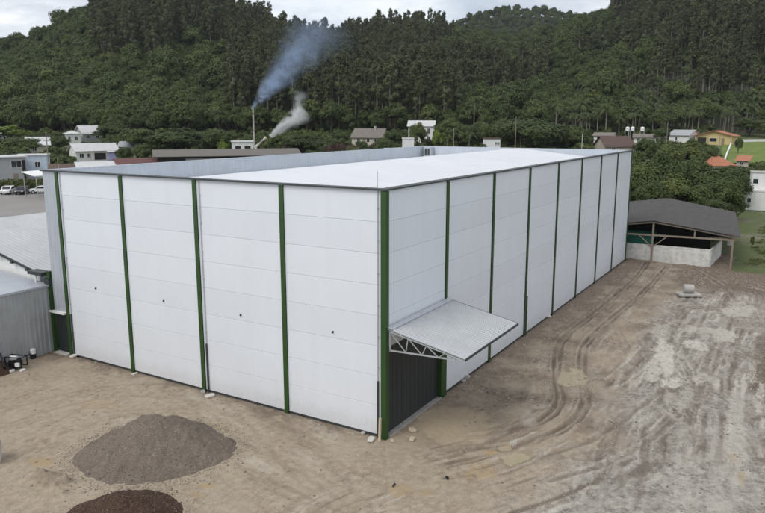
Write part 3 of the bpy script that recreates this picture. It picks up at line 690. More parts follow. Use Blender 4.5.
m.bar(sp3(5.6, 15, 1.5), sp3(5.6, 20, 1.5), 0.1, 3.0); m.bar(sp3(-7, 9, 1.4), sp3(5.3, 9, 1.4), 0.12, 3.2).shift(off); obj('inner_boarding', m, M['dark_inside'], shd)
for (u, v, z) in ((0, 0.35, 3.95), (7.2, 0.35, 2.95), (-7.2, 0.35, 2.95), (7.2, 7, 2.95), (7.2, 14, 2.95), (7.2, 20, 2.9)):
    a = sp3(u, v, -0.4); e = sp3(u, v, z); m = MB().bar(a, e, 0.17).shift(off); obj('post', m, M['wood'], shd)
m = MB(); m.bar(sp3(-7.4, 0.35, 2.62), sp3(7.4, 0.35, 2.62), 0.12, 0.16); m.bar(sp3(-1.3, 0.35, 2.55), sp3(-0.1, 0.35, 1.5), 0.09); m.bar(sp3(1.3, 0.35, 2.55), sp3(0.1, 0.35, 1.5), 0.09)
m.bar(sp3(3.8, 0.35, 2.7), sp3(3.8, 0.35, 3.4), 0.12); m.bar(sp3(-7.6, 0.2, 2.88), sp3(0, 0.2, 3.96), 0.08, 0.14); m.bar(sp3(7.6, 0.2, 2.88), sp3(0, 0.2, 3.96), 0.08, 0.14).shift(off); obj('tie_beam', m, M['wood'], shd)
m = MB(); q = sp3(7.0, 1.2, 2.1); m.tube([(q[0], q[1], 2.0), (q[0], q[1], 2.6)], 0.28, 12); tag(obj('hanging_drum', m, M['white_old']), 'small white drum hung under the right eave of the open shed', 'drum')
m = MB(); m.box(50.0, 52.0, -2.2, 1.2, 0.9, 2.0); m.tube([(51, -2.2, 1.9), (51, 1.2, 1.9)], 0.75, 20); tag(obj('green_tank', m, M['tarp']), 'green rounded tank standing in the open shed behind the low wall', 'tank')

# ================================================================== HOUSES OF THE VALLEY
HOUSES = []          # (screen x, half width px, distance) used to keep plants off the buildings
def window(m_w, u0, u1, z0, z1, y, parent, frame='white'):
    f = MB(); t = 0.07
    f.box(u0-t, u1+t, y-0.06, y-0.003, z1, z1+t); f.box(u0-t, u1+t, y-0.09, y-0.003, z0-t, z0); f.box(u0-t, u0, y-0.06, y-0.003, z0, z1); f.box(u1, u1+t, y-0.06, y-0.003, z0, z1)
    f.box((u0+u1)/2-0.025, (u0+u1)/2+0.025, y-0.055, y-0.016, z0, z1)
    w = obj('window', f, M[frame], parent); p = MB(); p.box(u0, u1, y-0.015, y-0.003, z0, z1); obj('pane', p, M['glass'], w)
def house(name, label, cat, px, py, w, dep, h, wall, roof, rt='gable', yaw=0.0, wins=(), doors=(), rise=1.4, over=0.5, chimney=False, dist=None, gables=None):
    """a small building: base at the photo point (px, py) on the terrain, front face towards the yard, turned by yaw degrees"""
    if dist: x, y, z = ground_at(px, dist)
    else: x, y, z = (float(t) for t in on_ground(px, py))
    d, s = ds(x, y); HOUSES.append((px, 714*w/2/d+3, float(d), float(x), float(y), max(w, dep)/2))
    rz = math.atan2(y-CY, x-CX)-math.pi/2+R_(yaw)
    t = thing(name, label, cat, (x, y, z), rz)
    a, b = w/2, dep
    wl = MB(); g = 'x' if rt == 'gable_x' else 'y'
    if rt == 'gable':          # ridge runs left-right
        wl.prism([(0, -1.5), (b, -1.5), (b, h), (b/2, h+rise-0.02), (0, h)], 'x', -a, a)
    elif rt == 'front_gable':  # gable faces the viewer
        wl.prism([(-a, -1.5), (a, -1.5), (a, h), (0, h+rise-0.02), (-a, h)], 'y', 0, b)
    elif rt == 'mono':
        wl.prism([(0, -1.5), (b, -1.5), (b, h+rise-0.02), (0, h)], 'x', -a, a)
    else: wl.box(-a, a, 0, b, -1.5, h)
    obj('wall', wl, M[wall], t)
    o = over; r = MB(); th = 0.14
    if rt == 'gable':
        k = rise/(b/2)
        r.slab([(-a-o, -o, h-o*k+th), (a+o, -o, h-o*k+th), (a+o, b/2, h+rise+th), (-a-o, b/2, h+rise+th)], th-0.02)
        r.slab([(a+o, b+o, h-o*k+th), (-a-o, b+o, h-o*k+th), (-a-o, b/2+0.003, h+rise+th), (a+o, b/2+0.003, h+rise+th)], th-0.02)
    elif rt == 'front_gable':
        k = rise/a
        r.slab([(-a-o, b+o, h-o*k+th), (-a-o, -o, h-o*k+th), (0, -o, h+rise+th), (0, b+o, h+rise+th)], th-0.02)
        r.slab([(a+o, -o, h-o*k+th), (a+o, b+o, h-o*k+th), (0.003, b+o, h+rise+th), (0.003, -o, h+rise+th)], th-0.02)
    elif rt == 'hip':
        q = min(a, b/2)*0.95; A = [(-a-o, -o, h+0.02), (a+o, -o, h+0.02), (a+o, b+o, h+0.02), (-a-o, b+o, h+0.02)]
        e = [(-a+q, b/2, h+rise), (a-q+0.01, b/2, h+rise)]
        r.add(A+e, [(0, 1, 5, 4), (1, 2, 5), (2, 3, 4, 5), (3, 0, 4), (3, 2, 1, 0)])
    elif rt == 'mono':
        k = rise/b
        r.slab([(-a-o, -o, h-o*k+th), (a+o, -o, h-o*k+th), (a+o, b+o, h+rise+o*k+th), (-a-o, b+o, h+rise+o*k+th)], th-0.02)
    else: r.box(-a-o*0.4, a+o*0.4, -o*0.4, b+o*0.4, h+0.003, h+0.22)
    rf = obj('roof', r, M[roof], t)
    if chimney: c = MB(); c.box(a*0.3, a*0.3+0.6, b*0.4, b*0.4+0.6, h+rise*0.4, h+rise+0.9); obj('chimney', c, M['w_grey'], rf)
    for wv in wins: window(None, *wv, 0.0, t)
    for (u0, u1, z1) in doors:
        q = MB(); q.box(u0, u1, -0.04, -0.003, 0.02, z1); obj('door', q, M['wood'], t)
    return t
def shade_panel(t, u0, u1, z0, z1, name='porch_shade_panel'):
    q = MB(); q.box(u0, u1, -0.03, -0.003, z0, z1); obj(name, q, M['dark_inside'], t)  # flat dark sheet on the wall face, its colour standing in for shade

# --- left side
t = house('apartment_house', 'grey two storey house with a pale flat roof slab at the far left edge', 'house', 5, 184, 9.0, 9, 5.6, 'w_grey', 'tile_white', 'flat', 12, [(1.6, 3.6, 3.4, 4.8), (-3.4, -1.6, 3.4, 4.8), (-3, -1.4, .8, 2.2)], [(1.8, 2.8, 2.1)], over=1.2)
shade_panel(t, 3.7, 4.4, 0.2, 5.0)
t = house('blue_house', 'pale blue two storey house with one small dark window beside the grey house', 'house', 33, 178, 6.2, 6, 5.0, 'w_blue', 'tile_white', 'flat', -8, [(0.7, 1.7, 2.5, 3.6)], [(-1.8, -0.9, 2.0)])
q = MB(); q.box(-2.2, -1.2, -0.05, -0.003, 2.3, 3.7); obj('shutter', q, M['tarp'], t)
house('white_roofed_house', 'low house with a broad white roof behind the pale blue house', 'house', 36, 156, 5.8, 5, 2.6, 'w_cream', 'tile_white', 'mono', 0, [(-1.5, -.5, 1, 2)], rise=1.9, dist=205)
t = thing('carport', 'flat white carport roof on thin posts near the corner of the warehouse', 'carport', ground_at(38, 130)); 
m = MB(); m.slab([(-3.2, -2.5, 4.3), (5.5, -4, 4.5), (6.5, 3, 5.0), (-2, 3.5, 4.8)], 0.12); obj('roof', m, M['white'], t)
for (a, b) in ((-2.8, -2.2), (5, -3.6), (6, 2.5), (-1.7, 3.2)): m = MB(); m.box(a-.06, a+.06, b-.06, b+.06, -.5, 4.3); obj('post', m, M['steel'], t)
house('hip_roofed_house', 'small white house with a pale hipped roof under the forest at the left', 'house', 72, 146.5, 4.2, 4.4, 3.3, 'w_white', 'tile_white', 'hip', 8, [(-1.5, -.8, 1.3, 2.5), (.6, 1.3, 1.3, 2.5)], rise=1.1, dist=232)
house('hill_house', 'grey house with a steep whitish gable roof above the lilac house', 'house', 92, 144, 6.8, 6, 3.0, 'w_grey', 'tile_white', 'gable', 25, [(-2.2, -1.2, 1.2, 2.2), (1, 2, 1.2, 2.2)], rise=2.3, dist=240)
t = house('lilac_house', 'long white house with a grey gable roof and a lilac end wall', 'house', 95, 158, 11, 6, 2.9, 'w_white', 'tile_white', 'gable', 18, [(-4.6, -3.6, 1.1, 2.1), (-2.6, -1.8, 1.1, 2.1)], rise=1.7, dist=190)
shade_panel(t, -.8, 2.2, 0.4, 2.2); q = MB(); q.box(2.6, 5.52, -0.9, 0.1, -1.5, 2.4); obj('side_room', q, M['w_lilac'], t); q = MB(); q.slab([(2.3, -1.3, 2.45), (5.8, -1.3, 2.45), (5.8, 0.6, 3.05), (2.3, 0.6, 3.05)], 0.1); obj('porch_roof', q, M['tile_white'], t)
q = MB(); q.box(5.503, 5.53, 0.2, 5.9, -1.4, 2.9); obj('end_wall', q, M['w_lilac'], t)
house('green_roofed_house', 'low house with a dull green grey roof right of the lilac house', 'house', 126, 157, 5.0, 6, 2.4, 'w_cream', 'galv_old', 'gable', -14, [(-1.3, -.5, 1, 1.9)], rise=1.3, dist=205)
house('low_store', 'long low store with a pale sheet roof behind the left parapet', 'store', 101, 168, 9, 5, 4.4, 'w_grey', 'tile_white', 'mono', 6, [(-3, -2, 2.6, 3.6)], rise=0.9, dist=138)
house('red_roofed_store', 'low store with a dull red sheet roof next to the pale roofed store', 'store', 141, 168, 9, 6, 4.6, 'w_cream', 'tile_red', 'mono', 10, [(-2, -1, 2.6, 3.6)], rise=1.0, dist=142)
house('dark_eaved_store', 'store with a dark roof and thin white band left of the pale roofed store', 'store', 66, 166, 7, 5, 3.4, 'w_white', 'tile_brown', 'mono', 0, [(-2, -1, 1.8, 2.8)], rise=1.4, dist=140)
# long dark works shed behind the warehouse
t = house('works_shed', 'long weathered grey works shed with an open front painted in as shade behind the warehouse', 'shed', 228, 170, 29, 9, 6.3, 'dark_inside', 'fibre_light', 'gable', 5, rise=1.0, over=1.0, dist=150)  # closed walls, coloured near-black for the shade of an open front
q = MB(); q.slab([(-9, -4.2, 4.9), (13.5, -4.2, 4.9), (13.5, -1.05, 5.75), (-9, -1.05, 5.75)], 0.1); obj('lean_to_roof', q, M['fibre'], t)
t = house('arched_white_house', 'small white flat-roofed house with two openings painted in as shade left of the chimney', 'house', 242, 150, 5.2, 4, 6.0, 'w_white', 'white', 'flat', 3, dist=178)
shade_panel(t, -1.9, -.5, 3.2, 5.0); shade_panel(t, .4, 1.9, 3.2, 5.0); 
# --- middle
house('taupe_roofed_house', 'white house with a broad taupe gable roof and chimney under the eucalyptus', 'house', 366, 144.5, 10.4, 7, 2.5, 'w_cream', 'tile_taupe', 'gable', -24, [(-3.2, -2.2, .9, 2), (0.2, 1.2, .9, 2), (2.6, 3.6, .9, 2)], [(-1.2, -.3, 2)], rise=2.6, chimney=True, dist=232)
house('tall_white_house', 'tall white two storey house half hidden behind a dark round tree', 'house', 421, 139, 8.4, 7, 5.6, 'w_white', 'tile_white', 'gable', -5, [(-3.3, -2.3, 3.4, 4.8), (2.2, 3.0, 3.2, 4.8), (2.2, 3.0, .8, 2.2), (-3, -2, .8, 2.2)], rise=1.7, dist=238)
house('white_box_house', 'plain white box-shaped block rising over a grey roof behind the warehouse', 'house', 409, 150, 2.7, 3, 6.2, 'white', 'white', 'flat', 8, dist=184, over=.3)
t = house('grey_roofed_hall', 'wide hall with a pale grey low roof just beyond the rear corner of the warehouse', 'hall', 424, 160, 17, 10, 5.0, 'w_grey', 'galv', 'gable', 3, [(-3, -2, 2.6, 3.6)], rise=1.2, dist=160)
house('white_hut', 'narrow white hut with small dark windows right of the middle', 'hut', 494, 150, 3.6, 4, 6.3, 'white', 'tile_brown', 'flat', 14, [(.5, 1.0, 4.9, 5.5), (.5, 1.0, 3.4, 4.0), (1.2, 1.6, 4.9, 5.5)], dist=183)
# --- right
house('white_terrace_house', 'low white house with a dark roof above a white retaining wall', 'house', 604, 139, 6.2, 5, 2.4, 'w_white', 'tile_taupe', 'gable', -12, [(-2, -1.1, .9, 1.9), (.6, 1.5, .9, 1.9)], rise=.9, dist=238)
w = thing('retaining_wall', 'white retaining wall below the low white house', 'wall', ground_at(597, 228), math.atan2(1, 1)-0.2)
m = MB(); m.box(-6, 3, -.2, .2, -2, 1.9); obj('wall_face', m, M['w_white'], w); m = MB(); m.box(-6.05, 3.05, -.25, .25, 1.902, 2.0); obj('coping', m, M['concrete'], w)
house('brown_roofed_house', 'house with a wide steep brown tiled roof left of the right grove', 'house', 622, 150, 8.6, 8, 2.3, 'w_cream', 'tile_brown', 'gable', 28, [(-2.6, -1.6, .8, 1.8)], rise=2.7, dist=205)
house('long_white_house', 'long low whitish house half hidden by the grove crowns', 'house', 650, 142, 9.5, 5, 1.9, 'w_white', 'tile_taupe', 'gable', 0, [(-3.6, -2.8, .7, 1.5), (2.2, 3, .7, 1.5)], rise=1.0, dist=238)
for k, (px, lab) in enumerate(((628, 'leftmost of three white round water tanks over the long white house'), (633, 'middle one of three white round water tanks over the long white house'), (643, 'rightmost of three white round water tanks over the long white house'))):
    x, y, z = ground_at(px, 246); t = thing('water_tank', lab, 'water tank', (x, y, z), 0, 'white water tanks')
    m = MB(); m.tube([(0, 0, 3.4), (0, 0, 3.5), (0, 0, 4.5), (0, 0, 4.75), (0, 0, 4.85)], [.55, .65, .68, .45, .1], 16); obj('tank', m, M['white'], t)
    m = MB(); m.box(-.8, .8, -.8, .8, 3.28, 3.39)
    for a in (-.6, .6):
        for b in (-.6, .6): m.box(a-.08, a+.08, b-.08, b+.08, -1, 3.28)
    obj('stand', m, M['w_grey'], t)
house('white_gable_house', 'white house with a grey roof and a bright gable end left of the yellow house', 'house', 680, 136, 7.4, 6, 2.5, 'w_white', 'galv_old', 'gable', -34, [(-1.5, -.6, .8, 1.8)], rise=1.6, dist=240)
t = house('yellow_house', 'yellow house with an orange tiled roof beside the green lawn', 'house', 715, 137.5, 11.2, 8, 2.9, 'w_yellow', 'tile_orange', 'front_gable', -12, [(-1.2, 1.0, 1.0, 2.1)], [(2.4, 3.3, 2.1)], rise=1.5, over=.9, dist=232)
shade_panel(t, -4.9, -2.2, .3, 2.3, 'garage_shade_panel')
for u in (-5.4, -1.8, 1.7, 5.4): q = MB(); q.box(u-.12, u+.12, -.7, -.46, -1, 2.75); obj('pillar', q, M['w_cream'], t)
t = house('orange_roofed_house', 'small house under a bright orange tiled hip roof sunk among the trees', 'house', 724, 163, 7.0, 6, 2.1, 'w_cream', 'tile_orange', 'hip', 24, [(-1.6, -.8, .7, 1.6)], rise=2.3, dist=165)
house('small_orange_roof', 'tiny outbuilding with an orange tiled roof right of the orange roofed house', 'outbuilding', 746, 156, 2.6, 3, 1.5, 'w_cream', 'tile_orange', 'mono', -10, [(-.5, .2, .5, 1.1)], rise=.9, dist=178)
t = house('stepped_white_house', 'stepped white house with small dark windows at the right edge', 'house', 772, 206, 6.4, 5, 3.0, 'w_white', 'white', 'flat', 6, [(-2.4, -1.9, 1.2, 1.9)], dist=112, over=.2)
q = MB(); q.box(-1.9, 3.2, 1.2, 4.8, 3.222, 5.9); up = obj('upper_storey', q, M['w_white'], t); q = MB(); q.box(-2.0, 3.3, 1.1, 4.9, 5.902, 6.05); obj('roof_slab', q, M['concrete'], up)
q = MB(); q.box(-1.7, -1.0, 1.165, 1.197, 4.2, 4.9); obj('pane', q, M['glass'], up)
house('hidden_grey_house', 'pale grey house showing through the crowns behind the far right wall end', 'house', 652, 168, 6.4, 5, 3.3, 'w_grey', 'tile_white', 'gable', 20, [(-1.5, -.7, 1.2, 2.2)], rise=1.6, dist=150)
house('edge_white_house', 'tiny white house on the wooded slope at the far left edge', 'house', 1, 139, 3.4, 4, 2.2, 'w_white', 'tile_white', 'gable', 0, [(-.8, -.1, .8, 1.6)], rise=1.2, dist=250)

# street, lawn and kerbs at ground level
def drape(name, X0, X1, D0, D1, mat, lift, nx=24, nd=24, edge=None):
    xs = np.linspace(X0, X1, nx); dd = np.linspace(D0, D1, nd); A, B = np.meshgrid(dd, xs, indexing='ij')
    x, y = from_ds(A, (B-382.5)/714*A); V = np.stack([x, y, terrain(x, y)+lift], -1).reshape(-1, 3); I = np.arange(nx*nd).reshape(nd, nx)
    F = np.stack([I[:-1, :-1], I[:-1, 1:], I[1:, 1:], I[1:, :-1]], -1).reshape(-1, 4)
    o = obj(name, MB().rows(V, F), mat, smooth=True, fix=False); return tag(o, kind='structure')
drape('street', -120, 70, 88, 168, M['asphalt'], 0.12)
drape('lawn', 724, 860, 182, 240, M['lawn'], 0.30)
w = thing('garden_kerb', 'white kerb wall running up the left side of the green lawn', 'wall', (0, 0, 0)); m = MB(); a = None
for d in np.linspace(183, 238, 12):
    p = np.array(ground_at(728+(d-183)*0.11, d))+[0, 0, .45]
    if a is not None: m.bar(a, p, .35, .9)
    a = p
obj('wall_face', m, M['white'], w)
w = thing('lawn_wall', 'low pale wall along the top of the green lawn', 'wall', (0, 0, 0)); m = MB(); a = None
for px in np.linspace(737, 850, 8):
    p = np.array(ground_at(px, 240.5))+[0, 0, .5]
    if a is not None: m.bar(a, p, .3, 1.1)
    a = p
obj('wall_face', m, M['w_white'], w)

# ================================================================== CARS IN THE STREET
def car(label, px, d, rz, paint):
    x, y, z = ground_at(px, d); t = thing('parked_car', label, 'car', (x, y, z+0.12), rz, 'cars parked along the street')
    prof = [(-2.05, .35), (2.05, .35), (2.1, .7), (1.95, .85), (1.05, .95), (.45, 1.42), (-1.3, 1.45), (-2.0, .95), (-2.1, .7)]
    m = MB(); m.prism([(p, q) for p, q in prof], 'y', -.85, .85); b = obj('body', m, M[paint], t)
    mod = b.modifiers.new('round', 'BEVEL'); mod.width = .08; mod.segments = 2
    m = MB()
    for s in (-1, 1): m.prism([(.85, .98), (.42, 1.34), (-1.2, 1.36), (-1.6, 1.0)], 'y', s*.856 if s > 0 else -.866, .866 if s > 0 else -.856)
    m.slab([(1.06, -.7, .99), (1.06, .7, .99), (.52, .65, 1.42), (.52, -.65, 1.42)], .02); m.slab([(-1.42, -.65, 1.4), (-1.42, .65, 1.4), (-1.98, .7, 1.0), (-1.98, -.7, 1.0)], .02); obj('windows', m, M['glass'], t)
    for sx in (-1.3, 1.3):
        for sy in (-.8, .8):
            m = MB(); m.tube([(sx, sy-.1, .32), (sx, sy+.1, .32)], .32, 14); wv = obj('wheel', m, M['rubber'], t)
            m = MB(); e = .112 if sy > 0 else -.112; m.tube([(sx, sy+e*.95, .32), (sx, sy+e, .32)], .19, 12); obj('rim', m, M['steel'], wv)
    for sy in (-.6, .6): m = MB(); m.box(2.06, 2.12, sy-.16, sy+.16, .62, .76); obj('headlight', m, M['white'], t)
face = lambda px: math.atan2(0-SYW*0, 1)
rzc = YAW+math.pi
for px, d, rz, p, lab in ((1, 134, rzc+.2, 'car_white', 'white car nose-on at the left picture edge below the hedge'), (16, 135, rzc+.15, 'car_dark', 'dark car parked between the two white cars below the hedge'),
                          (35.5, 136, YAW+math.pi/2+.1, 'car_white', 'white car parked sideways next to the grey warehouse strip')):
    car(lab, px, d, rz, p)

# ================================================================== CHIMNEY, PIPE AND POLES
x, y, z = ground_at(253.5, 166)
t = thing('smoke_stack', 'slender grey smoke stack rising behind the works shed with blue smoke', 'chimney', (x, y, z)); 
m = MB(); m.tube([(0, 0, -1), (0, 0, 8), (0, 0, 15.4)], [.26, .22, .17], 12); obj('flue', m, M['concrete'], t)
m = MB()
for zz in (6, 10, 14): m.tube([(0, 0, zz), (0, 0, zz+.12)], .29, 12)
obj('bands', m, M['dark_trim'], t); STACK = np.array([x, y, z+14.5])
a = np.array(ground_at(255, 160))+[0, 0, 7.0]; b = a+np.array([SYW, -CYW, 0])*2.4+[0, 0, 2.0]
m = MB(); m.tube([a-[0, 0, 3], a, b], .35, 12); tag(obj('slanting_duct', m, M['pale_concrete']), 'short pale slanting duct beside the smoke stack', 'duct')
def pole(px, d, hgt, lab, arm=True, mat='wood'):
    x, y, z = ground_at(px, d); t = thing('utility_pole', lab, 'pole', (x, y, z), YAW)
    m = MB(); m.tube([(0, 0, -.5), (0, 0, hgt)], [.13, .085], 8); obj('post', m, M[mat], t)
    if arm:
        m = MB(); m.box(-.06, .06, -1.1, 1.1, hgt-.9, hgt-.76); m.box(-.05, .05, -.8, .8, hgt-1.8, hgt-1.68)
        for q in (-1, -.4, .4, 1): m.tube([(0, q, hgt-.76), (0, q, hgt-.55)], .05, 6)
        obj('crossarm', m, M['dark_trim'], t)
pole(45, 150, 11.0, 'utility pole with crossarms beside the pale blue house'); pole(516, 190, 11.5, 'utility pole standing among the wide crowns beyond the roof')
pole(521.5, 196, 8.0, 'thin lamp pole right beside the utility pole beyond the roof', False); pole(454, 192, 8.5, 'slim bare pole left of the white hut', False)
pole(474, 210, 13.5, 'tall bare pole behind the slim pole left of the white hut', False, 'wood'); pole(668, 205, 9.0, 'utility pole above the right grove near the yellow house')

# ================================================================== TREES
def tube_pts(a, b, bend, n=5):
    a, b = np.array(a, float), np.array(b, float); t = np.linspace(0, 1, n)[:, None]
    return a*(1-t)+b*t+np.array(bend)*(4*t*(1-t))
def leaves(rng, cen, rad, per, size, flat=0.0, asp=0.55, mid=None):
    cen = np.asarray(cen, float); k = len(cen); n = k*per
    dirs = rng.normal(size=(n, 3)); dirs /= np.linalg.norm(dirs, axis=1)[:, None]
    rr = rng.random(n)**0.45; c = np.repeat(cen, per, 0); r = np.repeat(np.asarray(rad, float).reshape(k, -1), per, 0)
    P = c+dirs*rr[:, None]*r
    nm = dirs*0.7+rng.normal(size=(n, 3))*0.6+np.array([0, 0, 0.55+flat])
    if mid is not None:
        ow = P-np.asarray(mid, float); ow /= np.linalg.norm(ow, axis=1)[:, None]; nm = ow*0.9+dirs*0.8+rng.normal(size=(n, 3))*0.32+np.array([0, 0, 0.25])
    nm /= np.linalg.norm(nm, axis=1)[:, None]
    t = np.cross(nm, rng.normal(size=(n, 3))); t /= np.linalg.norm(t, axis=1)[:, None]; b = np.cross(nm, t)
    s = size*(0.6+0.8*rng.random(n))[:, None]; t = t*s; b = b*s*asp
    V = np.stack([P-t, P-b+t*0.1, P+t, P+b+t*0.1], 1).reshape(-1, 3)
    F = np.arange(n*4).reshape(n, 4); tint = np.repeat(np.clip(np.repeat(rng.random(k), per)*0.75+rng.random(n)*0.25, 0, 1), 4)
    return V, F, tint
def leafmesh(name, V, F, tint, mat):
    me = bpy.data.meshes.new(name); n = len(F)
    me.vertices.add(len(V)); me.vertices.foreach_set('co', np.asarray(V).reshape(-1)); me.loops.add(n*4); me.loops.foreach_set('vertex_index', np.asarray(F).reshape(-1))
    me.polygons.add(n); me.polygons.foreach_set('loop_start', np.arange(0, n*4, 4)); me.update(calc_edges=True)
    A = me.attributes.new('tint', 'FLOAT', 'POINT'); A.data.foreach_set('value', tint.astype(np.float32)); me.materials.append(mat); return me
def broad(seed, h, r, ncl, per, size, low=0.25, mat='leaf', barkm='bark'):
    """trunk mesh and crown mesh of a broad-leaved tree: height h, crown radius r"""
    rng = np.random.default_rng(seed); zc = h*(0.5+low/2); hz = h*(1-low)/2
    d = rng.normal(size=(ncl, 3)); d /= np.linalg.norm(d, axis=1)[:, None]; d[:, 2] = np.where(d[:, 2] < -0.35, -d[:, 2]*0.8, d[:, 2])
    q = 0.45+0.5*rng.random(ncl)**0.6; C = d*q[:, None]*np.array([r*.86, r*.86, hz*.9])+[0, 0, zc]
    C[:, :2] *= (1+0.25*rng.normal(size=(ncl, 1))*0.6); rad = r*(0.20+0.16*rng.random(ncl)); R3 = np.stack([rad, rad, rad*0.85], -1)
    V, F, t = leaves(rng, C, R3, per, size, mid=(0, 0, zc-hz*.35))
    tr = MB(); tr.tube(tube_pts((0, 0, -0.8), (rng.normal()*.1*r, rng.normal()*.1*r, zc), (rng.normal()*.15, rng.normal()*.15, 0)), np.linspace(.045*h, .02*h, 5)*0.62, 8)
    for k in rng.choice(ncl, min(7, ncl), replace=False):
        z0 = h*(low*0.7+.25*rng.random()); tr.tube(tube_pts((0, 0, z0), C[k], (0, 0, -0.04*h), 4), np.linspace(.013*h, .004*h, 4), 5)
    return leafmesh('crown', V, F, t, M[mat]), tr.mesh('trunk', M[barkm], True)
def euc(seed, h, per, size, cw=0.12):
    rng = np.random.default_rng(seed); n = 46; z = h*(0.42+0.57*rng.random(n)**0.8); a = rng.random(n)*6.28
    w = h*cw*np.clip(1.2-(z/h-0.5)*1.6, .25, 1)*(0.35+.65*rng.random(n)); C = np.stack([np.cos(a)*w, np.sin(a)*w, z], -1)
    rad = h*(0.026+.022*rng.random(n)); V, F, t = leaves(rng, C, np.stack([rad, rad, rad*.9], -1), per, size, 0, .5, mid=(0, 0, h*.62))
    tr = MB(); tr.tube(tube_pts((0, 0, -1), (rng.normal()*.02*h, rng.normal()*.02*h, h*.95), (rng.normal()*.012*h, rng.normal()*.012*h, 0)), np.linspace(.0125*h, .003*h, 5), 6)
    for k in range(9): tr.tube([(0, 0, C[k, 2]-.05*h), C[k]], [.004*h, .0015*h], 4)
    return leafmesh('crown', V, F, t, M['leaf_euc']), tr.mesh('trunk', M['forest_bark'], True)
def palm(seed, h, nf=14, fl=2.6, mat='leaf_palm', leaflets=9):
    rng = np.random.default_rng(seed); Vs = []; tint = []
    for k in range(nf):
        az = 2*math.pi*k/nf+rng.normal()*.2; el = 0.15+1.0*rng.random(); l = fl*(.8+.4*rng.random()); tn = rng.random()
        dx = np.array([math.cos(az), math.sin(az), 0]); sd_ = np.array([-math.sin(az), math.cos(az), 0])
        s = np.linspace(0, 1, leaflets+1)[:, None]; P = dx*l*s*math.cos(el)+np.array([0, 0, 1])*(l*math.sin(el)*s-l*0.75*s**2.2)+[0, 0, h]
        for i in range(leaflets):
            w = l*.26*math.sin(math.pi*(0.12+.84*i/leaflets))
            for sg in (-1, 1):
                tip = P[i]+sd_*sg*w+(P[i+1]-P[i])*1.2-np.array([0, 0, w*.45]); Vs += [P[i], P[i+1], tip+(P[i+1]-P[i])*.35, tip]; tint += [tn]*4
    V = np.array(Vs); F = np.arange(len(V)).reshape(-1, 4); tr = MB()
    tr.tube(tube_pts((0, 0, -.8), (0, 0, h), (rng.normal()*.2, rng.normal()*.2, 0)), np.linspace(.16, .10, 5), 7)
    return leafmesh('crown', V, F, np.array(tint), M[mat]), tr.mesh('trunk', M['pale_bark'], True)
def place_tree(name, label, cat, pair, x, y, z, sc=(1, 1, 1), rz=0.0, group=None):
    t = thing(name, label, cat, (x, y, z), rz, group); t.scale = sc
    for nm, me in (('crown', pair[0]), ('trunk', pair[1])):
        o = bpy.data.objects.new(nm, me); COL.objects.link(o); o.parent = t
    return t
MIDB = [broad(100+k, 10.0, 4.3, 80, 150, 0.26, 0.12) for k in range(4)]       # ten-metre trees seen fairly near
MIDW = [broad(120+k, 10.0, 6.4, 95, 130, 0.30, 0.24) for k in range(3)]       # wide flat crowns
BUSH = [broad(140+k, 3.0, 2.1, 16, 90, 0.20, 0.02) for k in range(3)]
REDB = [broad(150, 3.0, 2.4, 16, 90, 0.20, 0.02, 'leaf_red')]
BRIG = [broad(160, 6.0, 3.0, 26, 90, 0.3, 0.05, 'leaf_bright')]
BAN = [palm(170+k, 1.6, 16, 3.0, 'leaf_bright', 7) for k in range(2)]
PALM = [palm(180+k, 8.0, 15, 3.2) for k in range(3)]
MIDE = [euc(190+k, 24.0, 130, 0.42) for k in range(3)]
def mid(px, d, top, wpx, pairs, label, name='broadleaf_tree', cat='tree', h0=10.0, r0=4.3, group=None, k=None):
    x, y, z = ground_at(px, d); zt = CZ+d*float(tan_el(top)); h = max(zt-z, 1.5); r = wpx/714*d/2
    place_tree(name, label, cat, pairs[random.randrange(len(pairs)) if k is None else k % len(pairs)], x, y, z, (r/r0, r/r0, h/h0), random.random()*6.28, group)
G1 = 'leafy trees of the grove behind the open shed'
grove = 'dark leafy tree in the dense grove behind the open shed'
for q in ((646, 104, 158, 42), (668, 108, 152, 46), (690, 112, 156, 46), (712, 106, 166, 44), (730, 100, 176, 40), (656, 96, 178, 40), (680, 98, 172, 42), (704, 97, 182, 38), (637, 122, 150, 36), (740, 112, 172, 34), (722, 93, 196, 34), (698, 122, 156, 38), (744, 100, 196, 22)):
    mid(*q, MIDB, grove, group=G1)
for q, l in (((672, 150, 141, 34), 'taller leafy tree rising over the back of the shed grove'), ((648, 175, 137, 26), 'loose leafy tree in front of the brown roofed house'), ((690, 165, 141, 34), 'leafy tree below the white gable house'), ((708, 170, 147, 28), 'leafy tree left of the orange roof'),
             ((738, 138, 164, 40), 'leafy tree in front of the orange roofed house'), ((760, 130, 172, 26), 'leafy tree above the stepped white house'), ((741, 205, 137, 9), 'small dark tree standing alone on the green lawn'), ((750, 262, 117, 36), 'leafy tree behind the top wall of the lawn'), ((772, 255, 121, 30), 'leafy tree at the right picture edge behind the lawn'), ((664, 232, 126, 16), 'leafy bush-like tree beside the white gable house'), ((580, 210, 133, 26), 'green tree just left of the white retaining wall')):
    mid(*q, MIDB, l)
for q, l in (((532, 200, 118, 74), 'widest spreading tree beyond the white roof with a flat crown'), ((506, 212, 119, 48), 'spreading tree left of the widest flat-crowned tree'), ((562, 205, 126, 52), 'spreading tree right of the widest flat-crowned tree')):
    mid(*q, MIDW, l, h0=10, r0=6.4)
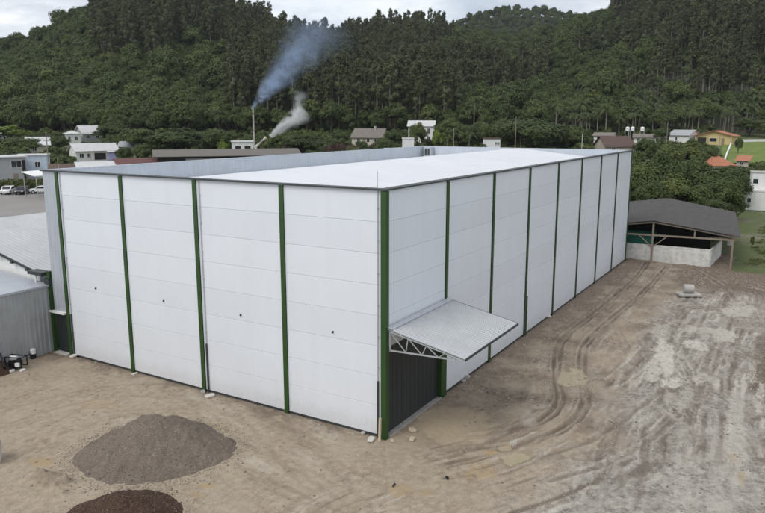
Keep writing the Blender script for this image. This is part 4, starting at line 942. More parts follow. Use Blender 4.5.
for q, l in (((418, 205, 121, 20), 'dark round tree in front of the tall white house'), ((395, 215, 128, 24), 'leafy tree left of the tall white house'), ((466, 205, 122, 34), 'leafy tree above the far wall left of the white hut'), ((450, 222, 117, 30), 'taller leafy tree right of the tall white house'), ((482, 215, 120, 26), 'leafy tree right behind the white hut'),
             ((178, 186, 127, 58), 'broad dome-shaped tree left of the arched white house'), ((138, 205, 126, 40), 'leafy tree behind the green grey roof'), ((214, 198, 128, 40), 'leafy tree right of the broad dome-shaped tree'), ((112, 236, 122, 34), 'leafy tree behind the lilac house'), ((56, 212, 136, 26), 'leafy tree between the pale blue and hip roofed houses'), ((16, 196, 136, 46), 'brownish leafy tree behind the grey house'), ((84, 250, 124, 22), 'leafy tree behind the hip roofed house'), ((122, 180, 146, 18), 'small leafy tree right of the lilac wall'),
             ((300, 188, 134, 40), 'leafy tree right of the white steam'), ((326, 214, 138, 30), 'leafy tree left of the taupe roofed house'), ((280, 196, 131, 32), 'leafy tree behind the white steam'), ((384, 196, 137, 22), 'leafy tree right of the taupe roofed house')):
    mid(*q, MIDB, l)
mid(438, 208, 127, 15, BRIG, 'small yellow-green tree right of the tall white house', h0=6, r0=3.0); mid(222, 182, 138, 15, BRIG, 'yellow-green bushy tree left of the arched white house', h0=6, r0=3)
mid(5, 240, 124, 44, BRIG, 'yellow-green tree on the slope at the far left', h0=6, r0=3.0)
for q, l in (((312, 172, 141, 22), 'bright palm-leaved plant just over the left parapet'), ((322, 176, 143, 16), 'smaller bright palm-leaved plant right of the bright plant over the parapet'), ((730, 120, 164, 22), 'banana plant with large leaves below the orange roof'), ((744, 118, 166, 20), 'banana plant right of the first below the orange roof'), ((722, 126, 168, 18), 'banana plant left of the others below the orange roof')):
    mid(*q, BAN, l, 'banana_plant', 'plant', 4.0, 2.9)
for q in ((340, 190, 143, 20), (352, 195, 144, 18), (376, 200, 142, 20), (388, 198, 143, 16), (331, 186, 144, 16), (284, 186, 143, 10)):
    mid(*q, REDB, 'reddish-brown leafy shrub in front of the taupe roofed house', 'reddish_shrub', 'shrub', 3, 2.4, 'reddish shrubs beyond the roof')
for q, l in (((448, 196, 131, 16), 'palm tree left of the slim bare pole'), ((470, 200, 128, 16), 'palm tree above the far wall right of the slim pole'), ((484, 178, 140, 10), 'small palm just left of the white hut')):
    mid(*q, PALM, l, 'palm_tree', 'palm', 10.0, 3.2)
# hedge below the blue house
x0, y0, z0 = ground_at(-14, 141); x1, y1, z1 = ground_at(43, 143)
hc = np.linspace(0, 1, 60)[:, None]*np.array([x1-x0, y1-y0, z1-z0])+[x0, y0, z0+.9]; hc = hc+RNG.normal(size=hc.shape)*.12
V, F, tn = leaves(RNG, hc, np.tile([.85, .85, 1.15], (60, 1)), 130, .2)
o = bpy.data.objects.new('hedge', leafmesh('hedge', V, F, tn, M['leaf_grass'])); COL.objects.link(o); tag(o, 'long clipped green hedge behind the parked cars at the left', 'hedge')

# ------------------------------------------------------------------ forest on the slopes
def zone(X, d, x, y):
    """0 broad-leaved, 1 eucalyptus, 2 palms"""
    c = 714*0+X; n = fbm(x/45, y/45, 3, 77); el = (terrain(x, y)-CZ)/d*714
    e = np.zeros(X.shape, int)
    euc_ = ((X > 100) & (X < 330) & (el > 52+18*n+np.clip((X-100)*-0.05, -30, 30)*0)) | ((X > 232) & (X < 460) & (d > 262) & (n > -0.32)) | ((X > 455) & (n > -0.10) & (el > 8)) | ((X > 560) & (el > 58+20*n))
    euc_ &= ~((X > 425+60*n) & (X < 610+40*n) & (d > 440)); e[euc_] = 1
    pal = (X > 545) & (el < 42+22*n) & (vnoise(x/9, y/9, 3) > 0.42); e[pal] = 2
    return e
def forest_points():
    P = []
    for (d0, d1, sp, X0, X1) in ((258, 420, 5.0, -110, 880), (420, 560, 5.5, -110, 880), (560, 760, 6.2, 200, 880), (900, 1180, 8.5, 400, 640)):
        nd = int((d1-d0)/sp)
        for i in range(nd):
            d = d0+i*sp; n = int((X1-X0)/714*d/sp); X = np.linspace(X0, X1, n)+RNG.uniform(-.48, .48, n)*sp*714/d; dd = d+RNG.uniform(-.48, .48, n)*sp
            dcr = np.interp(X, DC_X, DC_Y); ok = (dd < dcr+45) | (dd > 880); P.append(np.stack([X[ok], dd[ok]], -1))
    P = np.vstack(P); X, d = P[:, 0], P[:, 1]; ok = np.ones(len(X), bool)
    for (hx, hw, hd, *_r) in HOUSES: ok &= ~((np.abs(X-hx) < hw+2) & (d < hd+10))
    ok &= ~((X > 715) & (d < 268)); return X[ok], d[ok]
FX, FD = forest_points(); Fx, Fy = from_ds(FD, (FX-382.5)/714*FD); Fz = terrain(Fx, Fy); FT = zone(FX, FD, Fx, Fy)
FB = [broad(200+k, 13.0, 4.2+.6*(k % 3), 60, 84, 0.36, 0.14) for k in range(6)]
FE = [euc(220+k, 24.0, 60, 0.33, .085+.014*(k % 3)) for k in range(6)]
FP = [palm(240+k, 8.5, 18, 2.8, 'leaf_palm', 8) for k in range(3)]
size = np.where(FT == 1, 24, np.where(FT == 2, 8, 13))
near = np.zeros(len(FX), bool)
for T, cnt in ((0, 110), (1, 130), (2, 40)):
    idx = np.where((FT == T) & (FX > -20) & (FX < 785))[0]; idx = idx[np.argsort(FD[idx])][:cnt]; near[idx] = True
INFO = {0: ('broadleaf_tree', 'tree', 'round-crowned leafy tree at the foot of the forested slope', 'leafy trees along the foot of the forest', FB),
        1: ('eucalyptus_tree', 'tree', 'tall thin-trunked eucalyptus at the front edge of the forested slope', 'eucalyptus trees along the forest edge', FE),
        2: ('palm_tree', 'palm', 'feathery palm at the foot of the right forest slope', 'palms along the foot of the right slope', FP)}
for i in np.where(near)[0]:
    nm, ct, lb, gp, prs = INFO[int(FT[i])]; s = 0.72+.5*random.random()
    if FT[i] == 0: s *= 0.85
    place_tree(nm, lb, ct, prs[i % len(prs)], float(Fx[i]), float(Fy[i]), float(Fz[i]), (s, s, s*(.9+.25*random.random())), random.random()*6.28, gp)
def scatter(name, x, y, z, sc, pairs):
    """stuff: one object whose points carry tree instances"""
    src = bpy.data.collections.new(name+'_kinds')
    for k, (cr, tr) in enumerate(pairs):
        a = np.empty(len(cr.vertices)*3, np.float32); cr.vertices.foreach_get('co', a); A = a.reshape(-1, 3)
        B = np.array([v.co[:] for v in tr.vertices]).reshape(-1, 3); V = np.vstack([A, B])
        fc = np.arange(len(cr.polygons)*4).reshape(-1, 4).tolist(); ft = [[i+len(A) for i in p.vertices] for p in tr.polygons]
        me = bpy.data.meshes.new(name); me.from_pydata(V.tolist(), [], fc+ft); me.materials.append(cr.materials[0]); me.materials.append(tr.materials[0])
        me.polygons.foreach_set('material_index', np.array([0]*len(fc)+[1]*len(ft), np.int32))
        tn = np.zeros(len(cr.vertices), np.float32); cr.attributes['tint'].data.foreach_get('value', tn)
        t = me.attributes.new('tint', 'FLOAT', 'POINT'); t.data.foreach_set('value', np.concatenate([tn, np.zeros(len(B), np.float32)])); me.update()
        src.objects.link(bpy.data.objects.new('%s_kind%02d' % (name, k), me))
    me = bpy.data.meshes.new(name); n = len(x); me.vertices.add(n); me.vertices.foreach_set('co', np.stack([x, y, z], -1).reshape(-1))
    for nm, ty, val in (('scl', 'FLOAT_VECTOR', np.stack([sc, sc, sc*RNG.uniform(.85, 1.2, n)], -1)), ('rot', 'FLOAT_VECTOR', np.stack([RNG.normal(size=n)*.03, RNG.normal(size=n)*.03, RNG.uniform(0, 6.28, n)], -1))):
        A = me.attributes.new(nm, ty, 'POINT'); A.data.foreach_set('vector', val.reshape(-1).astype(np.float32))
    A = me.attributes.new('idx', 'INT', 'POINT'); A.data.foreach_set('value', RNG.integers(0, len(pairs), n).astype(np.int32)); me.update()
    o = bpy.data.objects.new(name, me); COL.objects.link(o); tag(o, kind='stuff')
    g = bpy.data.node_groups.new(name+'_nodes', 'GeometryNodeTree'); g.interface.new_socket('Geometry', in_out='INPUT', socket_type='NodeSocketGeometry'); g.interface.new_socket('Geometry', in_out='OUTPUT', socket_type='NodeSocketGeometry')
    gi, go = g.nodes.new('NodeGroupInput'), g.nodes.new('NodeGroupOutput'); ci = g.nodes.new('GeometryNodeCollectionInfo'); ci.inputs['Collection'].default_value = src; ci.inputs['Separate Children'].default_value = True; ci.inputs['Reset Children'].default_value = True
    ip = g.nodes.new('GeometryNodeInstanceOnPoints'); ip.inputs['Pick Instance'].default_value = True; g.links.new(gi.outputs[0], ip.inputs['Points']); g.links.new(ci.outputs[0], ip.inputs['Instance'])
    for nm, ty, so_ in (('idx', 'INT', 'Instance Index'), ('rot', 'FLOAT_VECTOR', 'Rotation'), ('scl', 'FLOAT_VECTOR', 'Scale')):
        na = g.nodes.new('GeometryNodeInputNamedAttribute'); na.data_type = ty; na.inputs['Name'].default_value = nm
        g.links.new(next(s for s in na.outputs if s.enabled and s.name == 'Attribute'), ip.inputs[so_])
    g.links.new(ip.outputs[0], go.inputs[0]); md_ = o.modifiers.new('instances', 'NODES'); md_.node_group = g; return o
for T, nm in ((0, 'broadleaf_forest'), (1, 'eucalyptus_forest'), (2, 'palm_grove')):
    k = (FT == T) & ~near; o = scatter(nm, Fx[k], Fy[k], Fz[k], RNG.uniform(.6, 1.0, k.sum())*np.where(RNG.random(k.sum()) < .25, 1.35, 1.0) if T == 0 else RNG.uniform(.72, 1.2, k.sum()), INFO[T][4])
    o['label'] = {0: 'mass of round leafy crowns covering the hill slopes', 1: 'mass of tall eucalyptus with thin pale trunks on the slopes', 2: 'mass of feathery palms low on the right slope'}[T]; o['category'] = {0: 'forest', 1: 'forest', 2: 'palm grove'}[T]
# understorey beneath the eucalyptus
k = (FT == 1) & (RNG.random(len(FT)) < .9); kx = Fx[k]+RNG.uniform(-3, 3, k.sum()); ky = Fy[k]+RNG.uniform(-3, 3, k.sum())
o = scatter('understorey', kx, ky, terrain(kx, ky), RNG.uniform(.35, .72, k.sum()), FB); o['label'] = 'low leafy understorey growing beneath the eucalyptus trees'; o['category'] = 'understorey'
# undergrowth between the houses and under the forest edge
X = RNG.uniform(-120, 900, 5200); d = 112+170*RNG.random(5200)**0.8
ok = ~((X < 66) & (d < 172)) & ~((X > 716) & (d > 172)) & ~((X > 560) & (X < 640) & (d < 112)) & ~((X > 430) & (X < 470) & (d < 100))
for (hx, hw, hd, hxx, hyy, hr) in HOUSES:
    ok &= ~((np.abs(X-hx) < hw) & (d < hd+3) & (d > hd-26)); xx, yy = from_ds(d, (X-382.5)/714*d); ok &= np.hypot(xx-hxx, yy-hyy) > hr+5
X, d = X[ok], d[ok]; x, y = from_ds(d, (X-382.5)/714*d)
o = scatter('undergrowth', x, y, terrain(x, y), RNG.uniform(.5, 1.25, len(x)), BUSH); o['label'] = 'low leafy undergrowth between the houses and the forest'; o['category'] = 'undergrowth'
# rough grass and low scrub right of the open shed
n = 520; x = RNG.uniform(48, 108, n); y = RNG.uniform(-34, -9.5, n); k = (x > 52+RNG.normal(size=n)*1.2) & (y < -10.6+RNG.normal(size=n)*.3)
TUFT = []
for s in range(3):
    rng = np.random.default_rng(300+s); c = rng.normal(size=(14, 3))*[.5, .5, .01]+[0, 0, .05]; V, F, tn = leaves(rng, c, np.tile([.25, .25, .10], (14, 1)), 16, .085, -.5, .28)
    tr = MB(); tr.tube([(0, 0, -.1), (0, 0, .1)], .02, 4); TUFT.append((leafmesh('crown', V, F, tn, M['leaf_grass']), tr.mesh('trunk', M['bark'])))
o = scatter('rough_grass', x[k], y[k], terrain(x[k], y[k]), RNG.uniform(.5, 1.2, k.sum()), TUFT); o['label'] = 'rough tufted grass on the ground right of the open shed'; o['category'] = 'grass'
for (px, d_, top, w_) in ((731, 90, 207, 12), (764, 78, 249, 5)):
    mid(px, d_, top, w_, BUSH, 'low leafy shrub on the rough grass right of the open shed', 'shrub', 'shrub', 3.0, 2.1, 'shrubs right of the shed')

# ================================================================== HEAPS, STONES AND CLUTTER IN THE YARD
def heap(name, cx, cy, ax, L1, L2, hgt, seed, mat, extra=None, res=0.05):
    ca, sa_ = math.cos(ax), math.sin(ax); n1, n2 = int(2*L1*1.32/res), int(2*L2*1.32/res)
    U, V_ = np.meshgrid(np.linspace(-L1*1.32, L1*1.32, n1), np.linspace(-L2*1.32, L2*1.32, n2), indexing='ij')
    x = cx+U*ca-V_*sa_; y = cy+U*sa_+V_*ca
    th_ = np.arctan2(V_/L2, U/L1); r = np.maximum(np.sqrt((U/L1)**2+(V_/L2)**2)+.13*fbm(x/1.3, y/1.3, 3, seed)+.035*fbm(x/.22, y/.22, 2, seed+7), 0); z = hgt*np.clip(1-r, -.12, 1)**1.0
    z = np.where(r < .32, hgt*(.68+.32*(1-(r/.32)**1.6)*.75-0.0), z) if True else z
    z = z+.05*fbm(x/.5, y/.5, 3, seed+1)*sstep(1.05, .6, r)+.07*fbm(th_*5, r*1.2, 3, seed+4)*sstep(.25, .6, r)*sstep(1.05, .8, r)+.018*fbm(x/.11, y/.11, 2, seed+2)
    if extra: z = extra(x, y, z, r)
    z = z+np.where(r < 1.1, yard_z(x, y)*sstep(.6, 1, r), 0)-.18*sstep(1.0, 1.12, r)
    I = np.arange(n1*n2).reshape(n1, n2); F = np.stack([I[:-1, :-1], I[1:, :-1], I[1:, 1:], I[:-1, 1:]], -1).reshape(-1, 4); rm = r.reshape(-1)[F].min(1) < 1.1
    return obj(name, MB().rows(np.stack([x, y, z], -1).reshape(-1, 3), F[rm]), mat, smooth=True, fix=False), (x, y, z, r)
def granular(name, c1, c2, c3, sc):
    m, nt, b = newmat(name); v = coords(nt); n1 = noise(nt, sc, 5, .7, v); n2 = noise(nt, 1.1, 5, .6, v)
    vo = nt.nodes.new('ShaderNodeTexVoronoi'); vo.inputs['Scale'].default_value = sc*.9; L(nt, v, vo.inputs['Vector'])
    c = mixc(nt, ramp(nt, n1, [(.3, (0,)*3), (.7, (1,)*3)]), c1, c2); sv = nt.nodes.new('ShaderNodeSeparateColor'); L(nt, vo.outputs['Color'], sv.inputs[0])
    c = mixc(nt, ramp(nt, sv.outputs[0], [(.80, (0,)*3), (.95, (.7,)*3)]), c, c3); c = mixc(nt, math_(nt, 'MULTIPLY', ramp(nt, n2, [(.4, (0,)*3), (.7, (1,)*3)]), .35), c, tuple(q*.72 for q in c1))
    L(nt, c, b.inputs['Base Color']); b.inputs['Roughness'].default_value = .95; b.inputs['Specular IOR Level'].default_value = .15; bump(nt, b, math_(nt, 'ADD', n1, vo.outputs['Distance']), .8, .035); return m
M['gravel'] = granular('fine_gravel', (.15, .12, .096), (.235, .195, .158), (.31, .265, .22), 26)
M['soil'] = granular('dark_soil', (.048, .028, .020), (.095, .058, .042), (.15, .11, .085), 24)
def slump(x, y, z, r):
    a = np.array([-4.9, 8.0]); u = np.array([.42, -.9]); p = (x-a[0])*u[0]+(y-a[1])*u[1]; q = -(x-a[0])*u[1]+(y-a[1])*u[0]
    q = q+.12*np.sin(p*5); return z-.16*sstep(.06, -.02, q)*sstep(-1.1, -.7, q)*sstep(.9, .5, np.abs(p))
o, gh = heap('gravel_heap', -6.15, 7.75, math.atan2(-.857, .515), 3.3, 2.7, 1.75, 91, M['gravel'], slump); tag(o, 'large heap of grey-brown fine gravel in the yard before the front wall', 'gravel heap')
o, shp = heap('soil_heap', -10.3, 4.75, math.atan2(-.857, .515), 2.1, 1.75, 0.98, 95, M['soil']); tag(o, 'smaller heap of dark brown soil at the bottom edge of the photo', 'soil heap')

# loose stones: bulk object of little faceted rocks
ICO = None
def ico():
    global ICO
    if ICO is None:
        t = (1+5**.5)/2; v = np.array([(-1, t, 0), (1, t, 0), (-1, -t, 0), (1, -t, 0), (0, -1, t), (0, 1, t), (0, -1, -t), (0, 1, -t), (t, 0, -1), (t, 0, 1), (-t, 0, -1), (-t, 0, 1)], float); v /= np.linalg.norm(v[0])
        f = np.array([(0, 11, 5), (0, 5, 1), (0, 1, 7), (0, 7, 10), (0, 10, 11), (1, 5, 9), (5, 11, 4), (11, 10, 2), (10, 7, 6), (7, 1, 8), (3, 9, 4), (3, 4, 2), (3, 2, 6), (3, 6, 8), (3, 8, 9), (4, 9, 5), (2, 4, 11), (6, 2, 10), (8, 6, 7), (9, 8, 1)]); ICO = (v, f)
    return ICO
def rocks(x, y, z, s, rng):
    v, f = ico(); n = len(x); sc = s[:, None, None]*rng.uniform(.55, 1.25, (n, 1, 3))*np.array([1, 1, .62]); a = rng.uniform(0, 6.28, n); c, q = np.cos(a), np.sin(a)
    Vv = v[None]*sc*(1+.18*rng.normal(size=(n, 12, 1))); X_ = Vv[..., 0]*c[:, None]-Vv[..., 1]*q[:, None]; Y_ = Vv[..., 0]*q[:, None]+Vv[..., 1]*c[:, None]
    V = np.stack([X_+x[:, None], Y_+y[:, None], Vv[..., 2]+z[:, None]], -1).reshape(-1, 3); return V, (f[None]+np.arange(n)[:, None, None]*12).reshape(-1, 3)
def fasttri(name, V, F, mat):
    me = bpy.data.meshes.new(name); n = len(F); me.vertices.add(len(V)); me.vertices.foreach_set('co', np.asarray(V).reshape(-1)); me.loops.add(n*3); me.loops.foreach_set('vertex_index', np.asarray(F).reshape(-1))
    me.polygons.add(n); me.polygons.foreach_set('loop_start', np.arange(0, n*3, 3)); me.update(calc_edges=True); me.materials.append(mat); o = bpy.data.objects.new(name, me); COL.objects.link(o); return o
def stone_mat(name, c1, c2):
    m, nt, b = newmat(name); g = nt.nodes.new('ShaderNodeNewGeometry'); L(nt, ramp(nt, g.outputs['Random Per Island'], [(0, c1), (1, c2)]), b.inputs['Base Color']); b.inputs['Roughness'].default_value = .9; return m
rng = np.random.default_rng(5); n = 170000; x = rng.uniform(-14, 46, n); y = rng.uniform(-19, 23, n)
i = np.clip(((x-YX[0])/ST).astype(int), 0, len(YX)-1); j = np.clip(((y-YY[0])/ST).astype(int), 0, len(YY)-1); dn = YD[i, j]; gr = YG[i, j]
cl_ = vnoise(x/1.4, y/1.4, 9); pr_ = .05+.45*dn+.26*gr; k = (rng.random(n) < pr_*sstep(.25, .7, cl_)) & ~((x > -.1) & (y > -.1)); x, y, dn = x[k], y[k], dn[k]
s = .016+.05*rng.random(len(x))**3+.02*dn*rng.random(len(x)); V, F = rocks(x, y, yard_z(x, y)+s*.15, s, rng)
o = fasttri('loose_stones', V, F, stone_mat('stone', (.14, .118, .098), (.42, .385, .335))); tag(o, 'loose stones and clods scattered over the yard', 'stones', kind='stuff')
for (X_, Y_, Z_, R__), mt, nm, cnt, lb in ((gh, stone_mat('gravel_grain', (.10, .08, .063), (.25, .21, .175)), 'gravel_grains', 9000, 'single gravel grains on the gravel heap'), (shp, stone_mat('soil_pebble', (.05, .03, .022), (.26, .21, .175)), 'soil_pebbles', 1500, 'pale pebbles in the dark soil heap')):
    xf, yf, zf, rf_ = (q.reshape(-1) for q in (X_, Y_, Z_, R__)); wgt = np.where(rf_ < 1.0, 1.0, np.clip(1-(rf_-1)/.42, 0, 1)**2*1.6); kk = rng.choice(len(rf_), cnt, replace=False, p=wgt/wgt.sum()); zf = np.where(rf_ > 1.03, yard_z(xf, yf), zf); s = .009+.022*rng.random(cnt)**3
    V, F = rocks(xf[kk], yf[kk], zf[kk]+s*.25, s, rng); o = fasttri(nm, V, F, mt); tag(o, lb, 'gravel', kind='stuff')
# single slabs and stones
def slabstone(px, py, w, d, h, rz, tilt, label, mat='pale_concrete', cat='stone'):
    p = at_z(px, py); m = MB(); rg = random.Random(px); q = [(-w, -d*.8), (w*.7, -d), (w, d*.5), (w*.2, d), (-w*.9, d*.7)]
    m.prism([(a*(1+.1*rg.random()), b) for a, b in q], 'z', 0, h); o = obj('stone_slab', m, M[mat]); o.location = (p[0], p[1], yard_z(p[0], p[1])+.005); o.rotation_euler = (tilt, tilt*.5, rz)
    mod = o.modifiers.new('worn', 'BEVEL'); mod.width = .02; tag(o, label, cat)
slabstone(73.5, 357.5, .28, .18, .09, .4, .04, 'flat pale stone at the foot of the left corner column'); slabstone(210, 397, .26, .17, .10, -.2, .05, 'flat pale stone below the middle column of the front wall')
slabstone(203, 393, .16, .12, .14, .9, .1, 'small grey stone beside the flat stone below the middle column', 'concrete'); slabstone(371, 440.5, .24, .16, .10, .3, .05, 'pale stone slab left of the wooden stake at the corner')
slabstone(412, 431, .20, .16, .13, 1.0, .06, 'tan broken block nearest the dark door', 'pale_wood'); slabstone(412, 440, .19, .13, .12, .2, .1, 'tan broken block in front of the green corner column', 'pale_wood')
slabstone(363, 433, .14, .10, .10, .2, .1, 'small grey rubble piece by the front wall near the corner', 'concrete'); slabstone(548, 316, .3, .2, .12, .5, .04, 'pale flat stone by the long wall past the canopy'); slabstone(392, 441, .15, .09, .05, .7, .03, 'thin pale offcut lying before the green corner column', 'pale_wood')
slabstone(466, 378, .22, .2, .22, .3, .25, 'grey rubble block leaning by the white panel right of the door', 'concrete'); slabstone(462, 381, .2, .13, .15, 1.2, .35, 'smaller grey rubble block beside the leaning rubble block', 'concrete')
slabstone(135, 374, .2, .1, .06, .1, .03, 'thin pale stone below the second green column'); slabstone(394, 485.5, .16, .05, .04, .2, .05, 'dark green scrap lying in the front of the yard', 'dgreen', 'scrap'); slabstone(447, 478.5, .14, .07, .05, .6, .1, 'small black scrap lying right of the dark green scrap', 'black', 'scrap')
m = MB(); p = at_z(379.5, 441); m.bar((p[0], p[1], -.1), (p[0]+.05, p[1], 1.05), .10, .07); tag(obj('wooden_stake', m, M['pale_wood']), 'pale wooden stake standing at the near corner of the warehouse', 'stake')
# concrete ring on its slab far right
p = at_z(688, 296); t = thing('concrete_slab', 'flat concrete slab carrying the short white cylinder in the yard', 'slab', (p[0], p[1], float(yard_z(p[0], p[1]))), YAW-math.pi/2)
m = MB(); m.box(-.85, .85, -.6, .6, .10, .24); obj('slab', m, M['concrete'], t); m = MB(); m.box(-.7, -.5, -.55, .55, -.05, .097); m.box(.5, .7, -.55, .55, -.05, .097); obj('bearers', m, M['wood'], t)
m = MB(); m.tube([(.05, -.38, .61), (.05, .38, .61)], .36, 28); o = obj('concrete_cylinder', m, M['concrete'], smooth=False); o.location = t.location; o.rotation_euler = (0, 0, YAW-math.pi/2+1.45)
mod = o.modifiers.new('edge', 'BEVEL'); mod.width = .03; mod.segments = 2; tag(o, 'short pale concrete cylinder lying on the flat slab at the right', 'cylinder')
# concrete pipe at the left frame edge
p = at_z(-14, 463); m = MB(); m.tube([(-.0, -.55, .5), (0, .55, .5)], .5, 32, False); m.tube([(0, .55, .5), (0, -.55, .5)], .41, 32, False)
k = 32
m.add([(.5*math.cos(2*math.pi*i/k), -.55, .5+.5*math.sin(2*math.pi*i/k)) for i in range(k)]+[(.41*math.cos(2*math.pi*i/k), -.55, .5+.41*math.sin(2*math.pi*i/k)) for i in range(k)], [(i, (i+1) % k, (i+1) % k+k, i+k) for i in range(k)])
m.add([(.5*math.cos(2*math.pi*i/k), .55, .5+.5*math.sin(2*math.pi*i/k)) for i in range(k)]+[(.41*math.cos(2*math.pi*i/k), .55, .5+.41*math.sin(2*math.pi*i/k)) for i in range(k)], [(i+k, (i+1) % k+k, (i+1) % k, i) for i in range(k)])
o = obj('concrete_pipe', m, M['pale_concrete'], smooth=True); o.location = (p[0], p[1], -.02); o.rotation_euler = (0, 0, .9); tag(o, 'white concrete pipe section cut by the left picture edge', 'pipe')
# machine and rubbish by the annex wall
p = at_z(17, 369); t = thing('portable_machine', 'small black wheeled machine with white tanks by the corrugated annex wall', 'machine', (p[0], p[1], 0), YAW-math.pi/2-.2)
m = MB()
for s in (-.25, .25): m.bar((-.5, s, .2), (.5, s, .2), .05); m.bar((-.5, s, .2), (-.5, s, .75), .05); m.bar((.5, s, .2), (.5, s, .75), .05); m.bar((-.5, s, .75), (.5, s, .75), .05); m.bar((.5, s, .75), (.85, s*.8, .9), .04)
m.bar((.85, -.2, .9), (.85, .2, .9), .04); obj('frame', m, M['black'], t)
m = MB(); m.box(-.35, .25, -.2, .2, .22, .52); m.tube([(0, -.24, .4), (0, .24, .4)], .2, 14); obj('engine', m, M['black'], t)
m = MB(); m.tube([(-.3, 0, .64), (.05, 0, .64)], .14, 14); obj('tank', m, M['white'], t); m = MB(); m.box(.16, .40, -.33, -.21, .26, .46); obj('cover', m, M['white'], t)
for s in (-.36, .36): m = MB(); m.tube([(-.4, s-.05, .2), (-.4, s+.05, .2)], .2, 16); w_ = obj('wheel', m, M['rubber'], t); m = MB(); m.tube([(-.4, s-.055 if s < 0 else s+.055, .2), (-.4, s*1.16, .2)], .09, 12); obj('rim', m, M['white'], w_)
for (px, py, lab) in ((12, 372, 'white block left in front of the small black machine'), (22.5, 371, 'white block right in front of the small black machine')):
    slabstone(px, py, .17, .11, .12, .3, .05, lab, 'white', 'block')
p = at_z(33.5, 358.5); t = thing('plastic_drum', 'small white bucket with a dark band standing by the corrugated wall', 'bucket', (p[0], p[1], .0)); m = MB(); m.tube([(0, 0, 0), (0, 0, .3)], .15, 14); obj('base', m, M['black'], t); m = MB(); m.tube([(0, 0, .302), (0, 0, .55), (0, 0, .6)], [.16, .17, .12], 14); obj('tub', m, M['white'], t)
hp = at_z(-6, 372); o, _ = heap('rubble_heap', float(hp[0]), float(hp[1]), .2, 1.3, 1.1, .75, 97, M['soil']); tag(o, 'low brown earth heap beside the black machine at the left edge', 'earth heap')
m = MB(); a = at_z(6, 372); m.tube([at_z(0, 354, .9), at_z(2, 358, .85), at_z(4, 366, .5), a+[0, 0, .1], at_z(9, 373)+[0, 0, .06]], .06, 8); tag(obj('black_hose', m, M['black']), 'thick black hose hanging down over the brown earth heap', 'hose')

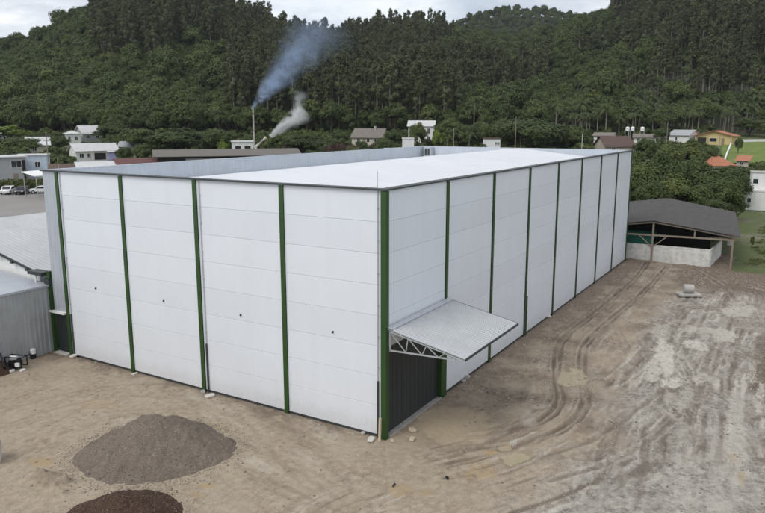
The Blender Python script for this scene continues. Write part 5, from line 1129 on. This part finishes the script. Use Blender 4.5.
# ================================================================== SMOKE
def plume(name, base, tip, r0, r1, dens, col, seed, label, noise_sc, bend=0.0, sharp=(.42, .62), fade=1.0, aniso=0.0):
    base, tip = np.array(base, float), np.array(tip, float); ax = tip-base; Ln = float(np.linalg.norm(ax)); q = Vector(ax).to_track_quat('Z', 'Y')
    zs = np.linspace(-.02*Ln, Ln, 14); m = MB(); m.tube([(0, 0, z) for z in zs], [(r0+(r1-r0)*max(z, 0)/Ln)*1.45 for z in zs], 20)
    mt = bpy.data.materials.new(name); mt.use_nodes = True; nt = mt.node_tree; nt.nodes.remove(nt.nodes['Principled BSDF']); out = nt.nodes['Material Output']
    pv = nt.nodes.new('ShaderNodeVolumePrincipled'); pv.inputs['Color'].default_value = (*col, 1); pv.inputs['Anisotropy'].default_value = aniso; L(nt, pv.outputs[0], out.inputs['Volume'])
    tc_ = nt.nodes.new('ShaderNodeTexCoord'); v = tc_.outputs['Object']
    mp2 = nt.nodes.new('ShaderNodeMapping'); mp2.inputs['Location'].default_value = (seed*3.7, seed*1.3, seed); L(nt, v, mp2.inputs['Vector'])
    nz = nt.nodes.new('ShaderNodeTexNoise'); nz.inputs['Scale'].default_value = noise_sc; nz.inputs['Detail'].default_value = 5; nz.inputs['Roughness'].default_value = .6; nz.inputs['Distortion'].default_value = .6; L(nt, mp2.outputs[0], nz.inputs['Vector'])
    sx = nt.nodes.new('ShaderNodeSeparateXYZ'); L(nt, v, sx.inputs[0]); x_, y_, z_ = sx.outputs
    tz = math_(nt, 'DIVIDE', z_, Ln, clamp=True)
    nb_ = noise(nt, noise_sc*.45, 3, .5, mp2.outputs[0]); wx = math_(nt, 'MULTIPLY', math_(nt, 'SUBTRACT', nb_, .5), math_(nt, 'ADD', math_(nt, 'MULTIPLY', tz, r1*2.2), r0*.6)); x_ = math_(nt, 'ADD', x_, wx)
    rad = math_(nt, 'ADD', math_(nt, 'MULTIPLY', tz, r1-r0), r0); rr = math_(nt, 'DIVIDE', math_(nt, 'SQRT', math_(nt, 'ADD', math_(nt, 'POWER', x_, 2.0), math_(nt, 'POWER', y_, 2.0))), rad)
    prof = math_(nt, 'SUBTRACT', 1.0, rr, clamp=True); nn = ramp(nt, math_(nt, 'ADD', nz.outputs['Fac'], math_(nt, 'MULTIPLY', prof, .22)), [(sharp[0], (0,)*3), (sharp[1], (1,)*3)])
    dn = math_(nt, 'MULTIPLY', math_(nt, 'POWER', prof, 1.1), nn); fd = math_(nt, 'POWER', math_(nt, 'SUBTRACT', 1.0, tz, clamp=True), fade)
    thin = math_(nt, 'DIVIDE', r0+.35*(r1-r0), rad)
    L(nt, math_(nt, 'MULTIPLY', math_(nt, 'MULTIPLY', dn, math_(nt, 'MULTIPLY', fd, thin)), dens), pv.inputs['Density'])
    o = obj(name, m, mt); o.location = base; o.rotation_euler = q.to_euler(); tag(o, label, 'smoke', kind='stuff'); return o
Rr = np.array([SYW, -CYW, 0])
def pix(px, py, d): return CAM+ray(px, py)*(d/CP)
plume('chimney_smoke', pix(253, 107, 166), pix(334, 12, 172), .6, 11.0, .50, (.52, .66, .93), 3, 'blue smoke drifting up right from the smoke stack', .42, fade=.9, sharp=(.44, .72))
plume('steam', pix(271, 136, 163), pix(306, 110, 163), .65, 3.2, 6.5, (.97, .975, .985), 7, 'white steam rising right of the smoke stack', .85, fade=.8, sharp=(.46, .70))
plume('thin_steam', pix(297, 112, 164), pix(301, 92, 165), 1.0, 2.2, .7, (.8, .83, .86), 9, 'thin whitish steam wisp above the white steam', .8, fade=.4, sharp=(.44, .66))

# ================================================================== AIR
def haze():
    m = MB(); m.box(-400, 1500, -1400, 1500, -3.5, 330); mt = bpy.data.materials.new('haze'); mt.use_nodes = True; nt = mt.node_tree; nt.nodes.remove(nt.nodes['Principled BSDF'])
    pv = nt.nodes.new('ShaderNodeVolumePrincipled'); pv.inputs['Color'].default_value = (.86, .92, 1, 1); pv.inputs['Density'].default_value = 0.00006; L(nt, pv.outputs[0], nt.nodes['Material Output'].inputs['Volume'])
    o = obj('haze', m, mt); tag(o, kind='stuff'); return o
haze()

def wire(a, b, sag):
    a, b = np.array(a), np.array(b); t = np.linspace(0, 1, 12)[:, None]; return a*(1-t)+b*t-np.array([0, 0, 1])*(4*t*(1-t)*sag)
P_ = np.array(ground_at(45, 150))+[0, 0, 10.5]; Q_ = np.array(ground_at(-60, 160))+[0, 0, 11]; T_ = np.array(ground_at(150, 190))+[0, 0, 10.0]
for k, (a, b, l) in enumerate(((P_, Q_, 'upper dark power line running left from the utility pole'), (P_-[0, 0, .9], Q_-[0, 0, .9], 'lower dark power line running left from the utility pole'), (P_, T_, 'dark power line running right from the utility pole to the trees'))):
    m = MB(); m.tube(wire(a, b, .8), .022, 5); tag(obj('power_line', m, M['black']), l, 'power line')
